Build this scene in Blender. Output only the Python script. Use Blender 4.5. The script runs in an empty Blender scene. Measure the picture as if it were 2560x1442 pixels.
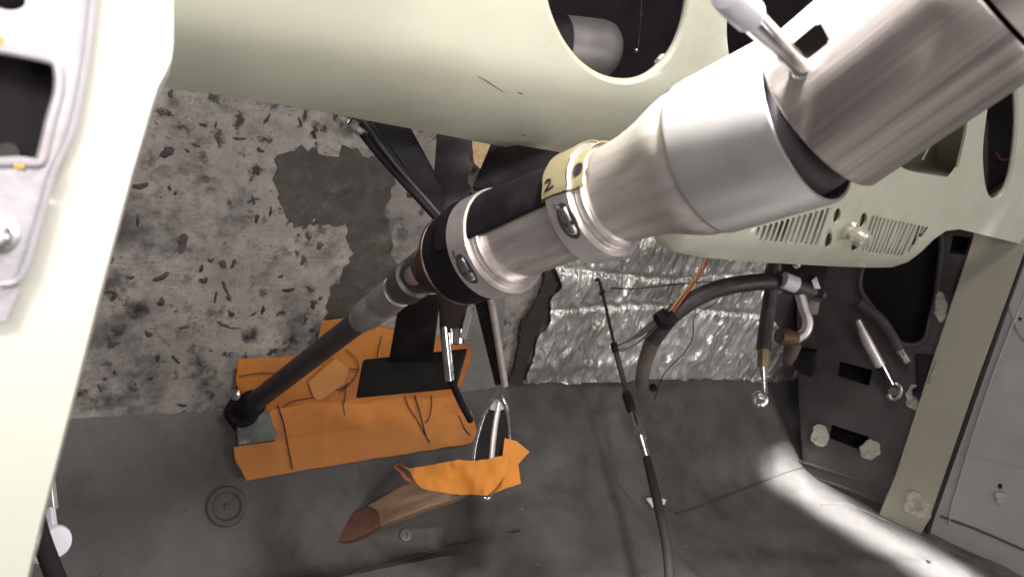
import bpy, bmesh, math, random
from mathutils import Vector, Matrix, noise
from mathutils.geometry import delaunay_2d_cdt
R = math.radians
random.seed(7)
sc = bpy.context.scene
# ------------------------------------------------------------------ camera
# world: x across the car towards the passenger side, y forwards, z up, metres; origin = the camera
F = 2000.0; CX, CY = 1280.0, 721.0
Xa = Vector((3020/F, -39/F, -1)).normalized()
Zu = Vector((.265, .884, .382)); Zu = (Zu - Xa*Zu.dot(Xa)).normalized()
Ya = Zu.cross(Xa)
def camv(x, y, z):
    v = Vector((x, y, z)); return Vector((Xa.dot(v), Ya.dot(v), Zu.dot(v)))
M3 = Matrix(((Xa.x, Xa.y, Xa.z), (Ya.x, Ya.y, Ya.z), (Zu.x, Zu.y, Zu.z)))
cam = bpy.data.cameras.new('camera'); camo = bpy.data.objects.new('camera', cam)
sc.collection.objects.link(camo); sc.camera = camo
camo.matrix_world = M3.to_4x4()
cam.sensor_width = 36; cam.lens = F/2560*36; cam.clip_start = .01; cam.clip_end = 50
cam.dof.use_dof = True; cam.dof.focus_distance = .75; cam.dof.aperture_fstop = 11
# ------------------------------------------------------------------ light
w = bpy.data.worlds.new('World'); sc.world = w; w.use_nodes = True
w.node_tree.nodes['Background'].inputs[0].default_value = (1.0, .86, .92, 1)
w.node_tree.nodes['Background'].inputs[1].default_value = .09
def lamp(name, loc, target, power, sx, sy=None, col=(1, .97, .9), spread=180, roll=None):
    l = bpy.data.lights.new(name, 'AREA'); l.energy = power; l.color = col
    l.shape = 'RECTANGLE' if sy else 'DISK'; l.size = sx
    if sy: l.size_y = sy
    l.spread = R(spread)
    o = bpy.data.objects.new(name, l); sc.collection.objects.link(o)
    loc = Vector(loc); d = (Vector(target)-loc).normalized()
    if roll is None: q = d.to_track_quat('-Z', 'Y').to_matrix()
    else:
        a = Vector(roll); a = (a-d*a.dot(d)).normalized(); z = -d; y = z.cross(a)
        q = Matrix(((a.x, y.x, z.x), (a.y, y.y, z.y), (a.z, y.z, z.z)))
    o.matrix_world = Matrix.Translation(loc) @ q.to_4x4()
    return o
lamp('work_lamp', (.29, .27, .45), (.33, .33, -.2), 6.5, .10, None, (1, .965, .93))
lamp('column_fill', (.32, .31, .44), (.43, .16, .0), 17.0, .12, None, (1, .97, .95), 58)  # added fill next to the work lamp, only to brighten the column
lamp('pillar_fill', (-.16, -.02, .22), (.05, .28, -.12), .5, .12, None, (1, .98, .95), 95)  # added fill that whitens the near pillar, no real source there
lamp('rear_lamp', (-.15, -.75, .55), (.5, .8, -.45), 7.2, .6, .4, (1, .95, .93))
lamp('garage_lamp', (1.7, -.95, -.05), (.9, .8, -.35), 13, .9, .5, (1, .96, .94))
lamp('strip_lamp', (1.225, .08, .62), (1.340, .52, -.76), 1.15, .44, .085, (1, .99, .98), 3.6, (.116, -.302, 0))
sc.view_settings.view_transform = 'Standard'; sc.view_settings.look = 'None'
sc.view_settings.exposure = 0.0; sc.view_settings.gamma = 1

# ------------------------------------------------------------------ projection helpers
def ray(px, py): return camv((px-CX)/F, -(py-CY)/F, -1)
def D(px, py, d): return ray(px, py)*d
def proj(p):
    c = M3.transposed() @ p
    return (CX + F*c.x/-c.z, CY - F*c.y/-c.z, -c.z)
class Plane:
    def __init__(s, p0, n, u=None):
        s.p = Vector(p0); s.n = Vector(n).normalized()
        if s.n.dot(-s.p) < 0: s.n = -s.n
        u = Vector(u) if u else Vector((1, 0, 0))
        s.u = (u - s.n*u.dot(s.n)).normalized(); s.v = s.n.cross(s.u)
    def uv(s, px, py):
        r = ray(px, py); t = s.p.dot(s.n)/r.dot(s.n); q = r*t - s.p
        return (q.dot(s.u), q.dot(s.v))
    def pt(s, a, b, h=0): return s.p + s.u*a + s.v*b + s.n*h
    def at(s, px, py, h=0): return s.pt(*s.uv(px, py), h)
class Surf:                                             # y = f(x, z)
    def __init__(s, f): s.f = f
    def uv(s, px, py):
        r = ray(px, py); y = .5
        for _ in range(80):
            t = y/r.y; y = y*.5 + .5*s.f(r.x*t, r.z*t)
        t = y/r.y; return (r.x*t, r.z*t)
    def pt(s, a, b, h=0):
        e = .002
        n = Vector(((s.f(a+e, b)-s.f(a-e, b))/(2*e), -1, (s.f(a, b+e)-s.f(a, b-e))/(2*e))).normalized()
        return Vector((a, s.f(a, b), b)) + n*h
    def at(s, px, py, h=0): return s.pt(*s.uv(px, py), h)
class Floor:                                            # z = f(x, y)
    def __init__(s, f): s.f = f
    def uv(s, px, py):
        r = ray(px, py); lo, hi = .05, 4
        for i in range(400):                            # march to the first crossing
            t = .3 + i*.006; q = r*t
            if q.z < s.f(q.x, q.y): lo, hi = t-.006, t; break
        for _ in range(30):
            m = (lo+hi)/2; q = r*m
            if q.z < s.f(q.x, q.y): hi = m
            else: lo = m
        q = r*hi; return (q.x, q.y)
    def pt(s, a, b, h=0):
        e = .003
        n = Vector((-(s.f(a+e, b)-s.f(a-e, b))/(2*e), -(s.f(a, b+e)-s.f(a, b-e))/(2*e), 1)).normalized()
        return Vector((a, b, s.f(a, b))) + n*h
    def at(s, px, py, h=0): return s.pt(*s.uv(px, py), h)
# ------------------------------------------------------------------ object helpers
LOC = {}
def link(o, parent, at):
    sc.collection.objects.link(o)
    if parent: o.parent = parent; o.location = at - LOC[parent.name]
    else: o.location = at
    LOC[o.name] = at
def obj(name, bm, m, parent=None, smooth=True, bevel=0, segs=2, angle=35, center=None, skip=None):
    if skip:                                            # no rounding inside the area where skip(point) is true
        bmesh.ops.recalc_face_normals(bm, faces=bm.faces)
        ly = bm.edges.layers.float.new('bevel_weight_edge')
        for e in bm.edges:
            if len(e.link_faces) == 2 and e.calc_face_angle(0) > R(40) and not skip((e.verts[0].co+e.verts[1].co)/2): e[ly] = 1.0
    vs = [v.co for v in bm.verts]
    mn = Vector([min(v[i] for v in vs) for i in range(3)]); mx = Vector([max(v[i] for v in vs) for i in range(3)])
    c = center or (mn+mx)/2
    bmesh.ops.translate(bm, verts=bm.verts, vec=-c)
    bmesh.ops.recalc_face_normals(bm, faces=bm.faces)
    me = bpy.data.meshes.new(name); bm.to_mesh(me); bm.free()
    if smooth:
        me.polygons.foreach_set('use_smooth', [True]*len(me.polygons))
        me.set_sharp_from_angle(angle=R(angle))
    if m: me.materials.append(m)
    o = bpy.data.objects.new(name, me); link(o, parent, c)
    if bevel:
        b = o.modifiers.new('bevel', 'BEVEL'); b.width = bevel; b.segments = segs; b.limit_method = 'ANGLE'; b.angle_limit = R(40)
        b.harden_normals = False
        if skip: b.limit_method = 'WEIGHT'
        me.polygons.foreach_set('use_smooth', [True]*len(me.polygons))
        me.set_sharp_from_angle(angle=R(89))
    return o
def tag(o, label, cat, group=None):
    o['label'] = label; o['category'] = cat
    if group: o['group'] = group
    return o
def thing(name, loc, label, cat, group=None):
    o = bpy.data.objects.new(name, None); o.empty_display_size = .02
    link(o, None, Vector(loc)); return tag(o, label, cat, group)
def inpoly(x, y, P):
    c = False; j = len(P)-1
    for i in range(len(P)):
        xi, yi = P[i]; xj, yj = P[j]
        if (yi > y) != (yj > y) and x < (xj-xi)*(y-yi)/(yj-yi)+xi: c = not c
        j = i
    return c
def smooth_poly(P, n=4):
    out = []; L = len(P)
    for i in range(L):
        p0, p1, p2, p3 = [Vector(P[(i+k) % L]) for k in (-1, 0, 1, 2)]
        for k in range(n):
            t = k/n
            out.append(.5*((2*p1)+(p2-p0)*t+(2*p0-5*p1+4*p2-p3)*t*t+(3*p1-p0-3*p2+p3)*t**3))
    return [tuple(v) for v in out]
def ragged(P, amp, step, seed=0, closed=True):
    out = []; L = len(P)
    for i in range(L):
        a = Vector(P[i]); b = Vector(P[(i+1) % L]); n = max(1, int((b-a).length/step))
        for k in range(n):
            q = a.lerp(b, k/n)
            v = noise.noise_vector(Vector((q.x/step/1.7, q.y/step/1.7, seed)))*amp + noise.noise_vector(Vector((q.x/step/6, q.y/step/6, seed+9)))*amp*1.8
            out.append((q.x+v.x, q.y+v.y))
    return out
def densify(P, step):
    out = []; L = len(P)
    for i in range(L):
        a = Vector(P[i]); b = Vector(P[(i+1) % L]); n = max(1, int((b-a).length/step))
        out += [tuple(a.lerp(b, k/n)) for k in range(n)]
    return out
def sheet(S, outline, thick, holes=(), grid=None, h=0, wob=None, px=True):
    """a sheet of real thickness lying on surface S, outline and holes given where they are seen"""
    cv = (lambda P: [S.uv(*p) for p in P]) if px else (lambda P: list(P))
    O = cv(outline); H = [cv(x) for x in holes]
    pts = []; eds = []
    for P in [O]+H:
        b = len(pts); pts += P; eds += [(b+i, b+(i+1) % len(P)) for i in range(len(P))]
    if grid:
        x0 = min(p[0] for p in O); x1 = max(p[0] for p in O); y0 = min(p[1] for p in O); y1 = max(p[1] for p in O)
        nx = int((x1-x0)/grid)+1; ny = int((y1-y0)/grid)+1
        for i in range(1, nx):
            for j in range(1, ny):
                x = x0+i*grid; y = y0+j*grid+(i % 2)*grid*.5
                if inpoly(x, y, O) and not any(inpoly(x, y, q) for q in H): pts.append((x, y))
    V, E, T = delaunay_2d_cdt([Vector(p) for p in pts], eds, [], 0, 1e-6)[:3]
    T = [f for f in T if inpoly(sum(V[i].x for i in f)/3, sum(V[i].y for i in f)/3, O)
         and not any(inpoly(sum(V[i].x for i in f)/3, sum(V[i].y for i in f)/3, q) for q in H)]
    bm = bmesh.new()
    wf = wob or (lambda p: 0)
    A = [bm.verts.new(S.pt(v.x, v.y, h+wf(v))) for v in V]
    B = [bm.verts.new(S.pt(v.x, v.y, h+wf(v)-thick)) for v in V]
    cnt = {}
    for f in T:
        bm.faces.new([A[i] for i in f]); bm.faces.new([B[i] for i in reversed(f)])
        for k in range(3):
            e = (f[k], f[(k+1) % 3]); cnt[tuple(sorted(e))] = cnt.get(tuple(sorted(e)), 0)+1
    for f in T:
        for k in range(3):
            e = (f[k], f[(k+1) % 3])
            if cnt[tuple(sorted(e))] == 1: bm.faces.new([A[e[1]], A[e[0]], B[e[0]], B[e[1]]])
    bmesh.ops.delete(bm, geom=[v for v in bm.verts if not v.link_faces], context='VERTS')
    return bm
def frame(d):
    d = Vector(d).normalized(); a = Vector((0, 0, 1)) if abs(d.z) < .9 else Vector((1, 0, 0))
    u = d.cross(a).normalized(); return d, u, d.cross(u)
def lathe(o, d, prof, n=64, bm=None, closed=False):
    bm = bm or bmesh.new(); d, u, v = frame(d); rings = []
    for s, r in prof:
        c = o+d*s
        if r < 1e-6: rings.append([bm.verts.new(c)])
        else: rings.append([bm.verts.new(c+(u*math.cos(2*math.pi*k/n)+v*math.sin(2*math.pi*k/n))*r) for k in range(n)])
    pairs = list(zip(rings, rings[1:]))
    if closed: pairs.append((rings[-1], rings[0]))
    for a, b in pairs:
        for k in range(n):
            f = [a[k % len(a)], a[(k+1) % n % len(a)], b[(k+1) % n % len(b)], b[k % len(b)]]
            f = list(dict.fromkeys(f))
            if len(f) > 2: bm.faces.new(f)
    if not closed:
        for r in (rings[0], rings[-1]):
            if len(r) > 1: bm.faces.new(r)
    return bm
def cr(P, n=8):
    P = [Vector(p) for p in P]; Q = [P[0]*2-P[1]]+P+[P[-1]*2-P[-2]]; out = []
    for i in range(1, len(Q)-2):
        p0, p1, p2, p3 = Q[i-1:i+3]
        for k in range(n):
            t = k/n; out.append(.5*((2*p1)+(p2-p0)*t+(2*p0-5*p1+4*p2-p3)*t*t+(3*p1-p0-3*p2+p3)*t**3))
    return out+[P[-1]]
def tube(P, r, n=12, bm=None, sm=8, flat=1):
    """round bar or hose through points; r a number or one per given point"""
    bm = bm or bmesh.new(); N = len(P)
    rs = r if isinstance(r, (list, tuple)) else [r]*N
    Q = cr(P, sm) if sm > 1 and N > 2 else [Vector(p) for p in P]
    rr = []
    for i in range(len(Q)):
        t = i/(len(Q)-1)*(N-1); k = min(int(t), N-2); rr.append(rs[k]+(rs[k+1]-rs[k])*(t-k))
    u = None; rings = []
    for i, q in enumerate(Q):
        d = (Q[min(i+1, len(Q)-1)]-Q[max(i-1, 0)]).normalized()
        if u is None: _, u, _ = frame(d)
        u = (u-d*u.dot(d)).normalized(); v = d.cross(u)
        rings.append([bm.verts.new(q+(u*math.cos(2*math.pi*k/n)+v*math.sin(2*math.pi*k/n)*flat)*rr[i]) for k in range(n)])
    for a, b in zip(rings, rings[1:]):
        for k in range(n): bm.faces.new([a[k], a[(k+1) % n], b[(k+1) % n], b[k]])
    bm.faces.new(rings[0]); bm.faces.new(rings[-1]); return bm
def prism(P, depth, bm=None):
    """closed solid: polygon of 3D points P pushed by vector depth"""
    bm = bm or bmesh.new()
    a = [bm.verts.new(p) for p in P]; b = [bm.verts.new(p+depth) for p in P]
    bm.faces.new(a); bm.faces.new(b[::-1])
    for i in range(len(P)): j = (i+1) % len(P); bm.faces.new([a[j], a[i], b[i], b[j]])
    return bm
def bar(p, q, w, t, up, bm=None):
    p = Vector(p); q = Vector(q); d = (q-p).normalized(); up = Vector(up); s = d.cross(up).normalized(); n = s.cross(d)
    return prism([p-s*w/2, p+s*w/2, q+s*w/2, q-s*w/2], -n*t, bm)
def blob(c, r, sx=1, sy=1, sz=1, rot=None, bm=None):
    bm = bm or bmesh.new()
    m = Matrix.Translation(c) @ (rot.to_4x4() if rot else Matrix.Identity(4)) @ Matrix.Diagonal((sx, sy, sz, 1))
    bmesh.ops.create_uvsphere(bm, u_segments=20, v_segments=12, radius=r, matrix=m); return bm
TOCAM = camv(0, 0, 1)
# ------------------------------------------------------------------ materials
def newmat(name):
    m = bpy.data.materials.new(name); m.use_nodes = True; nt = m.node_tree
    return m, nt, nt.nodes['Principled BSDF']
def node(nt, t, **k):
    n = nt.nodes.new(t)
    for a, b in k.items():
        if a in n.inputs: n.inputs[a].default_value = b
        else: setattr(n, a, b)
    return n
def mat(name, col, rough=.5, metal=0, var=.12, vs=18, bump=.1, bs=250, coat=0, dirt=None, dirt_amt=.4, ds=7, rv=.1, spec=.5, stretch=None):
    m, nt, p = newmat(name); L = nt.links.new
    p.inputs['Metallic'].default_value = metal; p.inputs['Specular IOR Level'].default_value = spec; p.inputs['Coat Weight'].default_value = coat
    tc = node(nt, 'ShaderNodeTexCoord'); src = tc.outputs['Object']
    if stretch:
        ax, cs, al = stretch; ax = Vector(ax).normalized()                 # grain runs along ax
        a2 = ax.cross(Vector((0, 0, 1)) if abs(ax.z) < .9 else Vector((1, 0, 0))).normalized(); a3 = ax.cross(a2)
        cb_ = node(nt, 'ShaderNodeCombineXYZ')
        for i, vv in enumerate((ax*al, a2*cs, a3*cs)):
            dt = node(nt, 'ShaderNodeVectorMath', operation='DOT_PRODUCT'); L(src, dt.inputs[0]); dt.inputs[1].default_value = vv; L(dt.outputs['Value'], cb_.inputs[i])
        st = cb_.outputs[0]
    else: st = src
    n1 = node(nt, 'ShaderNodeTexNoise', Scale=vs, Detail=6.0, Roughness=.62); L(st, n1.inputs['Vector'])
    lo = tuple(c*(1-var) for c in col)+(1,); hi = tuple(min(1, c*(1+var)) for c in col)+(1,)
    r = node(nt, 'ShaderNodeValToRGB'); r.color_ramp.elements[0].position = .41 if stretch else .3; r.color_ramp.elements[1].position = .59 if stretch else .7
    r.color_ramp.elements[0].color = lo; r.color_ramp.elements[1].color = hi; L(n1.outputs[0], r.inputs[0])
    out = r.outputs[0]
    if dirt:
        n2 = node(nt, 'ShaderNodeTexNoise', Scale=ds, Detail=9.0, Roughness=.72); L(src, n2.inputs['Vector'])
        mr = node(nt, 'ShaderNodeMapRange'); mr.inputs[1].default_value = .5; mr.inputs[2].default_value = .68; mr.inputs[4].default_value = dirt_amt
        L(n2.outputs[0], mr.inputs[0])
        mx = node(nt, 'ShaderNodeMix', data_type='RGBA'); L(mr.outputs[0], mx.inputs[0]); L(out, mx.inputs[6]); mx.inputs[7].default_value = dirt+(1,)
        out = mx.outputs[2]
    L(out, p.inputs['Base Color'])
    m2 = node(nt, 'ShaderNodeMapRange'); m2.inputs[1].default_value = .3; m2.inputs[2].default_value = .7
    m2.inputs[3].default_value = max(.03, rough-rv); m2.inputs[4].default_value = min(1, rough+rv); L(n1.outputs[0], m2.inputs[0]); L(m2.outputs[0], p.inputs['Roughness'])
    if bump:
        n3 = node(nt, 'ShaderNodeTexNoise', Scale=bs, Detail=4.0); L(st, n3.inputs['Vector'])
        b = node(nt, 'ShaderNodeBump', Strength=bump, Distance=.001); L(n3.outputs[0], b.inputs['Height']); L(b.outputs[0], p.inputs['Normal'])
    return m
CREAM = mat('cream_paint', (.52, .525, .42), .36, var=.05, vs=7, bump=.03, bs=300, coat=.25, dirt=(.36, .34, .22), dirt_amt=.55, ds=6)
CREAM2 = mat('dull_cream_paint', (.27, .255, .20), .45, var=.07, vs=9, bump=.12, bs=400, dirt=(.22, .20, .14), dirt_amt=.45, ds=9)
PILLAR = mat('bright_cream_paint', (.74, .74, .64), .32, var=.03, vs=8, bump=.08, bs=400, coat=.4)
OLIVE = mat('dark_olive', (.09, .085, .055), .6, var=.2)  # also the colour that stands for shade behind the grille slots
FLOOR = mat('grey_floor_paint', (.106, .100, .096), .6, spec=.3, var=.26, vs=17, bump=.35, bs=420, dirt=(.042, .036, .034), dirt_amt=.7, ds=6)
SIDE = mat('dark_side_paint', (.062, .056, .055), .6, spec=.25, var=.22, vs=20, bump=.4, bs=260, dirt=(.04, .03, .026), dirt_amt=.6, ds=12)
PATCH = mat('grey_undercoat', (.068, .059, .050), .6, var=.25, vs=22, bump=.5, bs=160, dirt=(.26, .23, .20), dirt_amt=.30, ds=30)
DARK = mat('cavity_shade_black', (.018, .014, .017), .7, spec=.18, var=.3)  # near-black colour standing in for the shade inside cavities
BLACK = mat('black_paint', (.010, .008, .010), .6, spec=.18, var=.3, bump=.2, bs=300, dirt=(.05, .04, .04), dirt_amt=.4, ds=30)
RUBBER = mat('black_rubber', (.020, .018, .018), .55, spec=.18, var=.25, bump=.3, bs=500)
HOSE = mat('worn_hose_rubber', (.035, .03, .03), .5, var=.3, vs=40, dirt=(.12, .10, .085), dirt_amt=.5, ds=20)
ALU = mat('brushed_aluminium', (.72, .665, .63), .34, .68, var=.16, vs=60, bump=.25, bs=90, rv=.07, stretch=(camv(-.544, -.178, -.818), 1.0, .08))
ALUH = mat('brushed_head_aluminium', (.70, .64, .60), .38, .65, var=.24, vs=95, bump=.15, bs=500, rv=.05, stretch=(camv(-.588, -.4946, -.640), 1.0, .025))
ALUD = mat('dull_aluminium', (.68, .63, .61), .42, .65, var=.18, vs=40, bump=.2, bs=200)
SLEEVE = mat('satin_silver_paint', (.58, .57, .56), .36, .65, var=.05, vs=12, bump=.04, bs=400, coat=.0)
CHROME = mat('chrome', (.88, .86, .85), .2, 1, var=.08, vs=60, bump=.05)
STEEL = mat('bright_steel', (.62, .61, .60), .24, 1, var=.12, vs=60, bump=.1)
COPPER = mat('copper_brown_metal', (.11, .075, .065), .42, .8, var=.25, vs=60)
RUST = mat('rusty_brass', (.14, .075, .045), .6, .4, var=.4, vs=70, bump=.5)
BRASS = mat('brass', (.26, .22, .12), .5, .7, var=.3, vs=90)
SHAFT = mat('grey_shaft_paint', (.055, .050, .053), .5, .2, var=.25, vs=50, dirt=(.03, .026, .025), dirt_amt=.6, ds=30)
WHITEP = mat('white_plastic', (.74, .73, .80), .35, var=.04)
PAPER = mat('yellowed_masking_tape', (.36, .31, .17), .75, var=.15, vs=60, dirt=(.30, .17, .10), dirt_amt=.6, ds=60)
DAUB = mat('white_daub', (.36, .34, .28), .7, var=.3, vs=90, bump=.6, bs=200, dirt=(.14, .11, .08), dirt_amt=.8, ds=70)
WOOD = mat('pale_wood', (.25, .165, .10), .65, var=.2, vs=30, stretch=(camv(1, .4, 0), 3, .4))
REDEND = mat('red_brown_stain', (.13, .055, .035), .65, var=.3, vs=40)
INK = mat('black_marker_ink', (.02, .012, .015), .6, var=.2)
DOORP = mat('grey_door_paint', (.27, .265, .26), .45, var=.06, vs=8, bump=.15, bs=300, dirt=(.16, .15, .13), dirt_amt=.3)
METALP = mat('bare_door_metal', (.46, .44, .47), .5, .25, var=.14, vs=24, bump=.25, bs=200, dirt=(.30, .22, .10), dirt_amt=.6, ds=16)
RED = mat('red_insulation', (.34, .045, .02), .4, var=.1); YEL = mat('yellow_insulation', (.42, .28, .05), .4, var=.1)
YELP = mat('orange_yellow_paint', (.75, .42, .04), .5, var=.2)
BUFF = mat('buff_tag_card', (.46, .34, .18), .75, var=.15, dirt=(.36, .13, .08), dirt_amt=.8, ds=50)
WIREG = mat('grey_insulation', (.10, .09, .08), .5)
GLASSY = mat('clear_faceted_plastic', (.72, .70, .62), .12, .6, var=.2, vs=90)
def orange_mat():
    m = mat('orange_card', (.54, .195, .035), .7, var=.16, vs=13, bump=.5, bs=120, dirt=(.34, .11, .06), dirt_amt=.75, ds=10)
    return m
ORANGE = orange_mat()
ORANGE2 = mat('bright_orange_cloth', (.66, .24, .03), .75, var=.12, vs=22, bump=.8, bs=70)
def foil_mat():
    m, nt, p = newmat('crinkled_foil'); L = nt.links.new
    p.inputs['Metallic'].default_value = .85; p.inputs['Roughness'].default_value = .33
    tc = node(nt, 'ShaderNodeTexCoord'); mp = node(nt, 'ShaderNodeMapping'); mp.inputs['Scale'].default_value = (2.6, 1, .6); mp.inputs['Rotation'].default_value = (0, .12, 0)
    L(tc.outputs['Object'], mp.inputs[0])
    n = node(nt, 'ShaderNodeTexNoise', Scale=30.0, Detail=4.0, Roughness=.5, Distortion=1.0); L(mp.outputs[0], n.inputs['Vector'])
    n2 = node(nt, 'ShaderNodeTexNoise', Scale=7.0, Detail=4.0); L(tc.outputs['Object'], n2.inputs['Vector'])
    r = node(nt, 'ShaderNodeValToRGB'); r.color_ramp.elements[0].color = (.55, .53, .49, 1); r.color_ramp.elements[1].color = (.95, .94, .90, 1)
    r.color_ramp.elements[0].position = .35; r.color_ramp.elements[1].position = .62; L(n2.outputs[0], r.inputs[0]); L(r.outputs[0], p.inputs['Base Color'])
    b = node(nt, 'ShaderNodeBump', Strength=1.0, Distance=.009); L(n.outputs[0], b.inputs['Height']); L(b.outputs[0], p.inputs['Normal'])
    return m
FOIL = foil_mat()
def wall_mat():
    m, nt, p = newmat('stained_worn_firewall_paint'); L = nt.links.new
    tc = node(nt, 'ShaderNodeTexCoord'); O = tc.outputs['Object']
    def nz(scale, det=6, rough=.65, dist=0, vec=O):
        n = node(nt, 'ShaderNodeTexNoise', Scale=scale, Detail=float(det), Roughness=rough, Distortion=dist); L(vec, n.inputs['Vector']); return n.outputs[0]
    def rng(x, a, b, c=0, d=1):
        n = node(nt, 'ShaderNodeMapRange'); n.interpolation_type = 'SMOOTHSTEP'
        for i, v in zip((1, 2, 3, 4), (a, b, c, d)): n.inputs[i].default_value = v
        L(x, n.inputs[0]); return n.outputs[0]
    def op(o, a, b):
        n = node(nt, 'ShaderNodeMath', operation=o); 
        for i, v in enumerate((a, b)):
            if isinstance(v, (int, float)): n.inputs[i].default_value = v
            else: L(v, n.inputs[i])
        return n.outputs[0]
    def mix(f, a, b):
        n = node(nt, 'ShaderNodeMix', data_type='RGBA')
        L(f, n.inputs[0])
        for i, v in ((6, a), (7, b)):
            if isinstance(v, tuple): n.inputs[i].default_value = v+(1,)
            else: L(v, n.inputs[i])
        return n.outputs[2]
    # warped coordinates so spots are smears, not discs
    wn = node(nt, 'ShaderNodeTexNoise', Scale=30.0, Detail=6.0, Roughness=.75); L(O, wn.inputs['Vector'])
    wa = node(nt, 'ShaderNodeVectorMath', operation='MULTIPLY_ADD'); L(wn.outputs['Color'], wa.inputs[0]); wa.inputs[1].default_value = (.05,)*3; L(O, wa.inputs[2])
    base = mix(rng(nz(6), .35, .65), (.29, .262, .232), (.44, .405, .36))
    base = mix(rng(nz(60, 5), .42, .62, 0, .45), base, (.22, .20, .175))
    # soft broad grime
    g = rng(nz(6.5, 9, .70), .46, .64, 0, .92)
    base = mix(g, base, (.065, .060, .066))
    base = mix(rng(nz(15, 7, .65, .4), .56, .68, 0, .85), base, (.055, .048, .052))
    base = mix(rng(nz(26, 9, .8), .55, .66, 0, .5), base, (.12, .11, .10))
    # small dabs
    def dabs(scale, thr, pres, rx=1.0):
        mp = node(nt, 'ShaderNodeMapping'); mp.inputs['Scale'].default_value = (1, 1, rx); L(wa.outputs[0], mp.inputs[0])
        v = node(nt, 'ShaderNodeTexVoronoi', Scale=scale); L(mp.outputs[0], v.inputs['Vector'])
        s = node(nt, 'ShaderNodeSeparateColor'); L(v.outputs['Color'], s.inputs[0])
        d = rng(v.outputs['Distance'], thr*.25, thr*1.05, 1, 0)
        return op('MULTIPLY', d, rng(s.outputs[0], pres, pres+.02))
    cl = rng(nz(5.0, 3), .40, .58)
    d1 = op('MULTIPLY', dabs(70, .46, .50, .6), op('ADD', cl, .15))
    d2 = op('MULTIPLY', dabs(38, .34, .66, 1.7), op('ADD', cl, .25))
    d3 = dabs(17, .30, .76)
    d4 = dabs(130, .42, .60, 1.8)
    base = mix(op('MULTIPLY', d4, .7), base, (.12, .10, .09))
    base = mix(d1, base, (.05, .043, .042))
    base = mix(d2, base, (.03, .025, .028))
    base = mix(d3, base, (.02, .016, .022))
    # fine level scratches
    mp = node(nt, 'ShaderNodeMapping'); mp.inputs['Scale'].default_value = (.12, 1, 1.6); mp.inputs['Rotation'].default_value = (0, .05, 0); L(O, mp.inputs[0])
    sc_ = rng(nz(170, 3, .6, 0, mp.outputs[0]), .60, .70, 0, .45)
    base = mix(sc_, base, (.13, .115, .10))
    L(base, p.inputs['Base Color']); p.inputs['Roughness'].default_value = .62
    hgt = op('SUBTRACT', op('MULTIPLY', nz(90, 6), .7), op('ADD', op('MULTIPLY', d2, .6), op('MULTIPLY', d1, .4)))
    b = node(nt, 'ShaderNodeBump', Strength=.7, Distance=.002); L(hgt, b.inputs['Height']); L(b.outputs[0], p.inputs['Normal'])
    return m
WALL = wall_mat()

# ================================================================== the setting
def nz(x, y, z, s): return noise.noise(Vector((x*s, y*s, z*s)))
FY = .85; FZ = -.615; FLZ = -.76
def sst(a, b, x):
    t = max(0, min(1, (x-a)/(b-a))); return t*t*(3-2*t)
def smax(a, b, k=.02): return .5*(a+b+math.sqrt((a-b)**2+k*k))-k*.0
def fheight(x, y):
    toe = FZ-(FY-y)*1.0
    z = smax(FLZ, toe, .018)
    t = sst(.545, .64, x)*(1-sst(.80, .875, x))*(1-sst(.70, .84, y)*.85)
    z += .075*t
    z += .015*math.exp(-((y-.665)/.014)**2)*sst(.2, .3, x)*(1-sst(.50, .58, x))       # pressed rib by the toe crease
    z += .0025*nz(x, y, 0, 7)+.001*nz(x, y, 3, 30)
    z += .010*sst(.86, .95, x)*math.exp(-((y-.52+.25*(x-1.1))/.02)**2)*.5
    return z
FS = Floor(fheight)
def grid(f, u0, u1, v0, v1, nu, nv):
    bm = bmesh.new(); V = [[bm.verts.new(f(u0+(u1-u0)*i/nu, v0+(v1-v0)*j/nv)) for j in range(nv+1)] for i in range(nu+1)]
    for i in range(nu):
        for j in range(nv): bm.faces.new([V[i][j], V[i+1][j], V[i+1][j+1], V[i][j+1]])
    return bm
def struct(o): o['kind'] = 'structure'; return o
struct(obj('floor', grid(lambda x, y: Vector((x, y, fheight(x, y))), -.5, 2.2, -1.2, FY+.012, 270, 230), FLOOR))
WP = Plane((0, FY, 0), (0, -1, 0), (1, 0, 0))
def wy(x, z): return FY + .004*nz(x, 0, z, 9) + .0012*nz(x, 5, z, 60) - .0006*abs(nz(x, 2, z, 160))
struct(obj('firewall', grid(lambda x, z: Vector((x, wy(x, z), z)), -.45, 1.75, FZ-.03, .75, 330, 200), WALL))
struct(obj('cavity_shade_lid', grid(lambda x, y: Vector((x, y, .45)), -.45, 1.9, .50, .90, 4, 4), DARK))  # unseen dark lid, added to keep light out behind the dashboard

# driver-side: areas where the grey undercoat shows
def wall_patch(P, m, amp=7, step=9, seed=1, th=.0015, h=.0012, name='undercoat_patch', label=None, cat='patch'):
    bm = sheet(WP, ragged(densify(P, 12), amp, step, seed), th, grid=.012, h=h, wob=lambda v: FY-wy(v.x, v.y))
    return tag(obj(name, bm, m, smooth=False), label, cat)
wall_patch([(690, 395), (760, 378), (860, 375), (975, 395), (985, 440), (965, 520), (985, 640), (1000, 700), (960, 760), (905, 830), (840, 800), (800, 790), (832, 700), (880, 640), (870, 580), (780, 540), (720, 560), (700, 510), (680, 450)], PATCH, 13, 7, 1,
           label='dark grey peeled patch on the speckled firewall left of the black strut', cat='paint patch')
wall_patch([(1095, 330), (1170, 345), (1160, 470), (1175, 560), (1090, 560), (1085, 450)], SIDE, 4, 10, 2, th=.003, h=.004,
           label='dark ragged padding on the firewall between the black strut and the column', cat='padding strip')
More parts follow.
